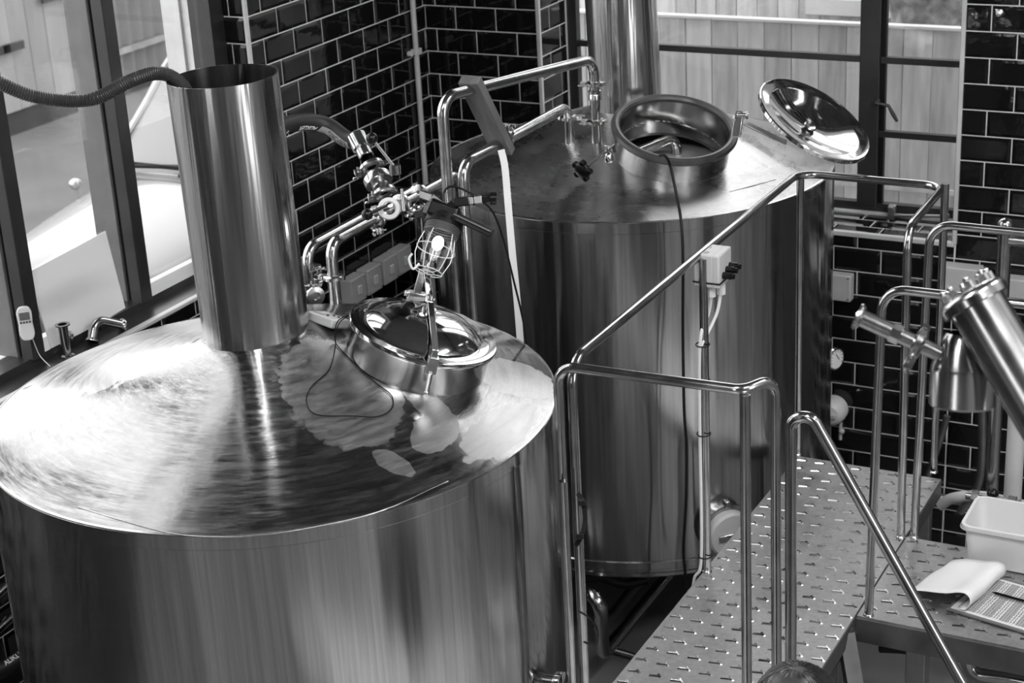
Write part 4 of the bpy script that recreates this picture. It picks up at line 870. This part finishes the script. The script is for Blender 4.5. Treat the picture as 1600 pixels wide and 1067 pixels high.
g = MB(); g.tube(spline([P+Vector((0,0,-.03)), P+Vector((-.01,-.0,-.09)), Vector((px_-.004,py_-.022,c_.z-.22)), Vector((px_-.01,py_-.020,-.8)), Vector((px_-.012,py_-.018,PH+.06)), Vector((px_-.04,py_-.02,PH-.05)), Vector((px_-.06,py_,PH-.4))], 8), .0052, 8); g.tube(spline([P+Vector((.02,.03,-.03)), P+Vector((.01,.01,-.1)), Vector((px_-.004,py_-.022,c_.z-.24))], 6), .005, 8)
cb = g.build('white_cable', WHITE); tag(cb, 'white cable tied down the railing post below the switch box', 'cable')
for k, z_ in enumerate((-.56,-.68,-.86,PH+.06)):
    g = MB(); g.tube([Vector((px_-.003+.021*math.cos(a_*.4), py_-.006+.023*math.sin(a_*.4), z_)) for a_ in range(17)], .0022, 6); g.build('cable_tie', BLACK, cb)
# black cable from the open hatch to the floor
bc = [dep(1031,243,5.86), dep(1040,244,5.82), dep(1048,262,5.84), dep(1058,310,5.82), dep(1064,345,5.78), dep(1067,400,5.78), dep(1067,520,5.85), dep(1069,640,5.9), dep(1073,700,5.93), dep(1072,780,5.97), dep(1068,860,6.03), dep(1071,900,6.06), dep(1070,960,6.2)]
simple('hatch_cable', 'black cable hanging from the open hatch down the far tank', 'cable', bc, .005, BLACK, 8, spl=True)
# strap on the near post
g = MB(); P = [dep(903,771,4.5), dep(911,785,4.48), dep(914,815,4.48), dep(908,838,4.48), dep(900,852,4.49)]
vd0 = ray(905,800).normalized()
for a, b in zip(spline(P, 3), spline(P, 3)[1:]):
    zz = (b-a).normalized(); g.box((a+b)/2, (.012,.004,(b-a).length+.003), Matrix((zz.cross(vd0).normalized(), vd0, zz)).transposed())
sb = g.build('webbing_strap', BLACK); tag(sb, 'black buckled strap hanging on the near railing posts', 'strap')
for y_ in (786, 838): g = MB(); g.box(dep(906+(4 if y_ < 800 else 0),y_,4.47), (.02,.014,.022), frame(vd0)); g.build('buckle', BLACKG, sb, bevel=.002)
g = MB(); g.tube(spline([dep(905,955,4.42), dep(920,965,4.5), dep(934,985,4.55), dep(930,1008,4.5), dep(913,1003,4.42)], 6), .0028, 8); tag(g.build('loose_cable_loop', BLACK), 'small black cable loop beside the near posts, low down', 'cable')
# pipework under the far tank
simple('drain_pipe', 'bent steel drain pipe standing left below the far tank', 'pipe', [on(912,925,'z',-1.85), on(938,935,'z',-1.78), on(942,1022,'z',-2.15), on(1060,880,'z',-2.15)], .027, TUBE, 16, .06)
simple('drain_pipe', 'straight dull pipe crossing the floor under the far tank', 'pipe', [on(935,985,'z',-2.2), on(1015,890,'z',-2.2)], .024, DULL)
simple('floor_hose', 'dark hose curving under the far tank base', 'hose', [on(905,905,'z',-2.0), on(940,902,'z',-2.05), on(975,912,'z',-2.1), on(1010,905,'z',-2.1)], .02, HOSEM, spl=True)
simple('floor_cable', 'pale curved pipe on the floor left of the walkway', 'pipe', [on(950,1013,'z',-2.27), on(975,1020,'z',-2.27), on(1010,1030,'z',-2.27)], .012, DULL, spl=True)
# lower left: pipes and printed hose against the wall
for k, (ya, yb) in enumerate(((945,905), (1000,962))):
    simple('wall_pipe', ['upper','lower'][k]+' of two grey pipes low on the wall at the left edge', 'pipe', [on(-60,ya+36,'x',.08), on(60,yb-36,'x',.08)], .017, RAILM)
hq = [on(-40,1066,'x',.10), on(0,1048,'x',.10), on(25,1033,'x',.10), on(60,1010,'x',.10), on(120,965,'x',.10)]
hq = spline(hq, 10); h2 = thing('floor_hose', 'dark hose lettered ALIKLER at the bottom left edge', 'hose', hq[0])
g = MB(); g.tube(hq, .026, 20); g.build('hose', HOSEM, h2)
hqr = hq[::-1]
tot = 0; tgt = on(4,1046,'x',.10); bestd = 9; s_t = 0
for a, b in zip(hqr[::-1], hqr[::-1][1:]):
    if (a-tgt).length < bestd: bestd = (a-tgt).length; s_t = tot
    tot += (a-b).length
v, f = textmesh('ALIKLER', .027, True); out = []
for q_ in v: out.append(wrap(hqr, s_t+q_.x, -.25+SGN*-1*q_.y/.026*-1, .0267)[0])
g = MB(); g.add(out, f); g.build('hose_lettering', PRINT, h2, smooth=False)
simple('under_pipe', 'thick bent steel pipe under the small landing, lower right', 'pipe', [on(1512,1010,'y',-1.85), on(1512,1052,'y',-1.85), on(1580,1060,'y',-1.85), on(1660,1075,'y',-1.85)], .024, TUBE, 16, .07)
simple('ribbed_hose', 'dark ribbed hose seen between the landing legs', 'hose', [on(1375,1012,'y',-1.7), on(1412,1014,'y',-1.7), on(1450,1020,'y',-1.7)], .017, HOSEM, spl=True)
# ================================================================ FOREGROUND STRAINER
st_ = thing('foreground_strainer', 'blurred steel vessel with flanged barrel and side pipe at the right edge', 'vessel', dep(1505,600,3.1))
f0 = dep(1522,468,3.05); f1 = dep(1660,700,3.0); fa_ = (f1-f0).normalized(); fm = frame(fa_)
g = MB(); g.lathe([(1e-4,-.002),(.062,-.002),(.062,.010),(.050,.012),(.050,.42)], f0, fa_, 48); g.build('barrel', NECK, st_)
g = MB(); g.lathe([(1e-4,-.016),(.05,-.016),(.058,-.012),(.062,-.006),(.062,-.002)], f0, fa_, 48); fl_ = g.build('end_flange', CAST, st_)
for k in range(8):
    a = 2*math.pi*k/8; q = f0-fa_*.016+fm@Vector((.042*math.cos(a), .042*math.sin(a), 0)); g = MB(); g.cyl(q, q-fa_*.014, .008, 6); g.ball(q-fa_*.018, .006, 8); g.build('bolt', CAST, fl_)
fe = f0+fa_*.40; g = MB(); g.tube(fillet([fe, fe+fa_*.12, Vector(((fe+fa_*.12).x, (fe+fa_*.12).y, FL+.01))], .06), .03, 18); g.lathe([(.05,0),(.05,-.01),(.03,-.012)], f0+fa_*.42, -fa_, 32); g.build('support_pipe', TUBE, st_)
vc = dep(1508,520,3.12); vb = dep(1503,632,3.14); vx = (vb-vc).normalized(); L_ = (vb-vc).length
g = MB(); g.lathe([(.034,0),(.040,.012),(.057,.062),(.058,.068),(.058,L_),(.054,L_+.004),(1e-4,L_+.006)], vc, vx, 48); g.build('bowl', NECK, st_)
i0 = dep(1340,494,3.16); i1 = dep(1480,558,3.12); ia = (i1-i0).normalized()
g = MB(); g.lathe([(.010,-.002),(.024,-.002),(.025,.002),(.023,.006),(.0155,.010),(.0155,.075)], i0, ia, 32); g.lathe([(.014,.075),(.014,(i1-i0).length)], i0, ia, 24); g.build('side_pipe', CAST, st_)
g = MB(); g.cyl(i0+ia*.066, i0+ia*.084, .0195, 8); g.build('hex_nut', CAST, st_); clamp(st_, i0+ia*.118, ia, .017, nut=Vector(MR[:,1])-Vector(MR[:,0])*.3, big=1.1)
# ================================================================ THINGS ON THE LANDING
tb0 = on(1497,885,'z',PH); Wt = .42; Dt = .22; Ht = .145
def rrect(cx, cy, w_, d_, r_, z, n=5):
    out = []
    for (sx, sy, a0) in ((1,1,0),(-1,1,90),(-1,-1,180),(1,-1,270)):
        for k in range(n+1): a = R(a0+90*k/n); out.append(Vector((cx+sx*(w_/2-r_)+r_*math.cos(a), cy+sy*(d_/2-r_)+r_*math.sin(a), z)))
    return out
tb = thing('storage_tub', 'white translucent plastic tub standing on the small landing', 'tub', (tb0.x+Wt/2,tb0.y+Dt/2,PH))
cx, cy = tb0.x+Wt/2+.004, tb0.y+Dt/2+.01
rings = [rrect(cx,cy,Wt-.03,Dt-.03,.03,PH+.004), rrect(cx,cy,Wt-.01,Dt-.01,.03,PH+Ht-.02), rrect(cx,cy,Wt+.012,Dt+.012,.034,PH+Ht-.018), rrect(cx,cy,Wt+.014,Dt+.014,.034,PH+Ht), rrect(cx,cy,Wt-.006,Dt-.006,.03,PH+Ht), rrect(cx,cy,Wt-.03,Dt-.03,.028,PH+.01)]
g = MB(); n_ = len(rings[0]); g.add([p_ for r_ in rings for p_ in r_], [[i*n_+k, i*n_+(k+1)%n_, (i+1)*n_+(k+1)%n_, (i+1)*n_+k] for i in range(5) for k in range(n_)]+[list(range(n_))[::-1], [5*n_+k for k in range(n_)]]); g.build('body', TRANSL, tb, ang=45)
g = MB(); rr1 = rrect(cx,cy,Wt+.018,Dt+.018,.034,PH+Ht-.012); g.tube(rr1+[rr1[0]], .0028, 6, cap=False); rr1 = rrect(cx,cy,Wt-.012,Dt-.012,.03,PH+Ht-.045); g.build('rim_bead', mat('tub_edge', .35, .4), tb)
# clipboard
def pl(x, y, z=PH+.006): return on(x, y, 'z', z)
cA, cB, cC, cD = pl(1478,952), pl(1645,1003), pl(1690,940), pl(1540,897)
cbd = thing('clipboard', 'clipboard with a printed table sheet lying on the landing', 'clipboard', (cA+cC)/2)
def quad(a, b, c, d, z0, z1, name, m_, parent):
    g = MB(); g.add([Vector((p_.x,p_.y,z)) for z in (z0, z1) for p_ in (a, b, c, d)], [[3,2,1,0],[4,5,6,7],[0,1,5,4],[1,2,6,5],[2,3,7,6],[3,0,4,7]]); return g.build(name, m_, parent, smooth=False)
quad(cA, cB, cC, cD, PH+.004, PH+.009, 'board', mat('clip_board', .12, .5), cbd)
ins = lambda u, v_: (cA*(1-u)+cB*u)*(1-v_)+(cD*(1-u)+cC*u)*v_
sh = quad(ins(.03,.04), ins(.98,.04), ins(.98,.96), ins(.03,.96), PH+.009, PH+.0105, 'printed_sheet', mat('sheet_paper', .6, .6), cbd)
g1 = MB(); g2 = MB()
for k in range(34):                      # printed columns and small rows of figures
    u0 = .08+k*.026
    tgt_ = g1 if (k//3) % 2 else g2
    a, b, c3, d = ins(u0,.08), ins(u0+(.024 if (k//3) % 2 else .005),.08), ins(u0+(.024 if (k//3) % 2 else .005),.92), ins(u0,.92)
    tgt_.add([Vector((p_.x,p_.y,PH+.0109)) for p_ in (a, b, c3, d)], [[0,1,2,3]])
    for j in range(16):
        v0_ = .1+j*.052; L_ = random.uniform(.015,.04); a, b, c3, d = ins(u0+.008,v0_), ins(u0+.014,v0_), ins(u0+.014,v0_+L_), ins(u0+.008,v0_+L_)
        g2.add([Vector((p_.x,p_.y,PH+.0113)) for p_ in (a, b, c3, d)], [[0,1,2,3]])
g1.build('table_shading', mat('print_grey', .3, .6), sh, smooth=False); g2.build('table_text', mat('print_dark', .1, .6), sh, smooth=False)
p0, p1 = pl(1550,925,PH+.02), pl(1640,950,PH+.02); g = MB(); g.cyl(p0+(p1-p0)*.06, p1, .0045, 10); g.lathe([(.0008,0),(.0045,.012)], p0, p1-p0, 10); tag(g.build('pen', BLACKG), 'dark pen lying across the printed sheet', 'pen')
# curled paper sheet
top = [(1420,905,.006),(1428,890,.045),(1470,882,.055),(1510,872,.075),(1538,872,.085),(1549,888,.07),(1540,908,.035)]
c0 = [(1415,925,.004),(1440,898,.055),(1480,884,.062),(1520,872,.085),(1545,882,.080),(1546,900,.055),(1530,925,.03),(1505,955,.013)]
# cross-section of the roll along the page, swept along the board's short edge
ed = (cD-cA).normalized(); el_ = (cB-cA).normalized()
sec = [(-.17,.010),(-.15,.028),(-.11,.042),(-.07,.050),(-.03,.058),(.005,.070),(.03,.072),(.045,.060),(.046,.040),(.035,.018),(.012,.012)]
g = MB(); sp_ = spline([Vector((a,b,0)) for a, b in sec], 5); v = []; n_ = len(sp_); M_ = 10
base = cA+el_*.025+ed*.01; base = Vector((base.x, base.y, PH))
for j in range(M_+1):
    for p_ in sp_:
        t_ = j/M_; q = base+ed*(t_*(cD-cA).length*.96)+el_*(p_.x*(1.0-.10*t_))+Vector((0,0,p_.y*(1-.12*t_)+.003*math.sin(9*t_+p_.x*20))); v.append(q)
f = [[j*n_+k, j*n_+k+1, (j+1)*n_+k+1, (j+1)*n_+k] for j in range(M_) for k in range(n_-1)]
g.add(v, f); po = g.build('curled_page', mat('white_paper', .68, .6)); s = po.modifiers.new('s','SOLIDIFY'); s.thickness = .0012; tag(po, 'blank white page curling back from the clipboard', 'paper')
# ================================================================ PERSON BELOW THE WALKWAY CORNER
hc = dep(1243,1112,3.75)
pe_ = thing('person', 'person with short dark hair at the bottom edge, seen from above', 'person', (hc.x,hc.y,FL))
me = bpy.data.meshes.new('body'); bo = bpy.data.objects.new('body', me); bo.parent = pe_; link(bo)
hz0 = hc.z-FL
J = {'pel':(0,0,.56*hz0,.13), 'wa':(0,0,.66*hz0,.12), 'ch':(0,.01,.78*hz0,.15), 'nk':(0,.02,.88*hz0,.06), 'hd0':(0,.02,.93*hz0,.07), 'hd':(0,.02,.99*hz0,.085),
     'sl':(-.17,0,.83*hz0,.06), 'el':(-.24,.03,.66*hz0,.042), 'wl':(-.22,.16,.56*hz0,.03), 'hl':(-.21,.22,.54*hz0,.032), 'sr':(.17,0,.83*hz0,.06), 'er':(.24,.03,.66*hz0,.042), 'wr':(.22,.16,.56*hz0,.03), 'hr':(.21,.22,.54*hz0,.032),
     'kl':(-.10,.02,.30*hz0,.06), 'al':(-.11,0,.05*hz0,.045), 'fl':(-.12,.14,.03,.035), 'kr':(.10,.02,.30*hz0,.06), 'ar':(.11,0,.05*hz0,.045), 'fr':(.12,.14,.03,.035)}
K = list(J); Ed = [('pel','wa'),('wa','ch'),('ch','nk'),('nk','hd0'),('hd0','hd'),('ch','sl'),('sl','el'),('el','wl'),('wl','hl'),('ch','sr'),('sr','er'),('er','wr'),('wr','hr'),('pel','kl'),('kl','al'),('al','fl'),('pel','kr'),('kr','ar'),('ar','fr')]
me.from_pydata([J[k][:3] for k in K], [(K.index(a), K.index(b)) for a, b in Ed], [])
sk = bo.modifiers.new('skin','SKIN')
for i, k in enumerate(K): me.skin_vertices[0].data[i].radius = (J[k][3], J[k][3]); me.skin_vertices[0].data[i].use_root = (i == 0)
s = bo.modifiers.new('s','SUBSURF'); s.levels = s.render_levels = 2; me.materials.append(mat('dark_clothes', .05, .8)); bo.modifiers['skin'].use_smooth_shade = True
g = MB(); g.ball(hc+Vector((0,.01,-.005)), .088, 40, q=1.12); hr_ = g.build('head', mat('skin_tone', .35, .5), pe_)
g = MB(); random.seed(3)
for k in range(2600):
    a = random.uniform(0, 2*math.pi); t_ = random.uniform(0, 1)**.6*1.4; ctr = hc+Vector((0,.01,-.005))
    def hpnt(t, aa, rr_): return ctr+Vector((math.sin(t)*math.cos(aa)*rr_, math.sin(t)*math.sin(aa)*rr_, math.cos(t)*rr_*1.12))
    L_ = random.uniform(.3,.5); o_ = random.uniform(.0,.006); sw = .18
    g.tube([hpnt(t_, a, .091), hpnt(t_+L_*.35, a+sw*.4, .0935+o_), hpnt(t_+L_*.7, a+sw*.8, .094+o_), hpnt(t_+L_, a+sw*1.1, .092+o_)], [.001,.0014,.0012,.0005], 3, cap=False)
g.ball(hc+Vector((0,.0,.004)), .0915, 32, q=1.1)
g.build('hair', noisy('dark_hair', .02, .06, .4, 20), hr_)
random.seed(11)
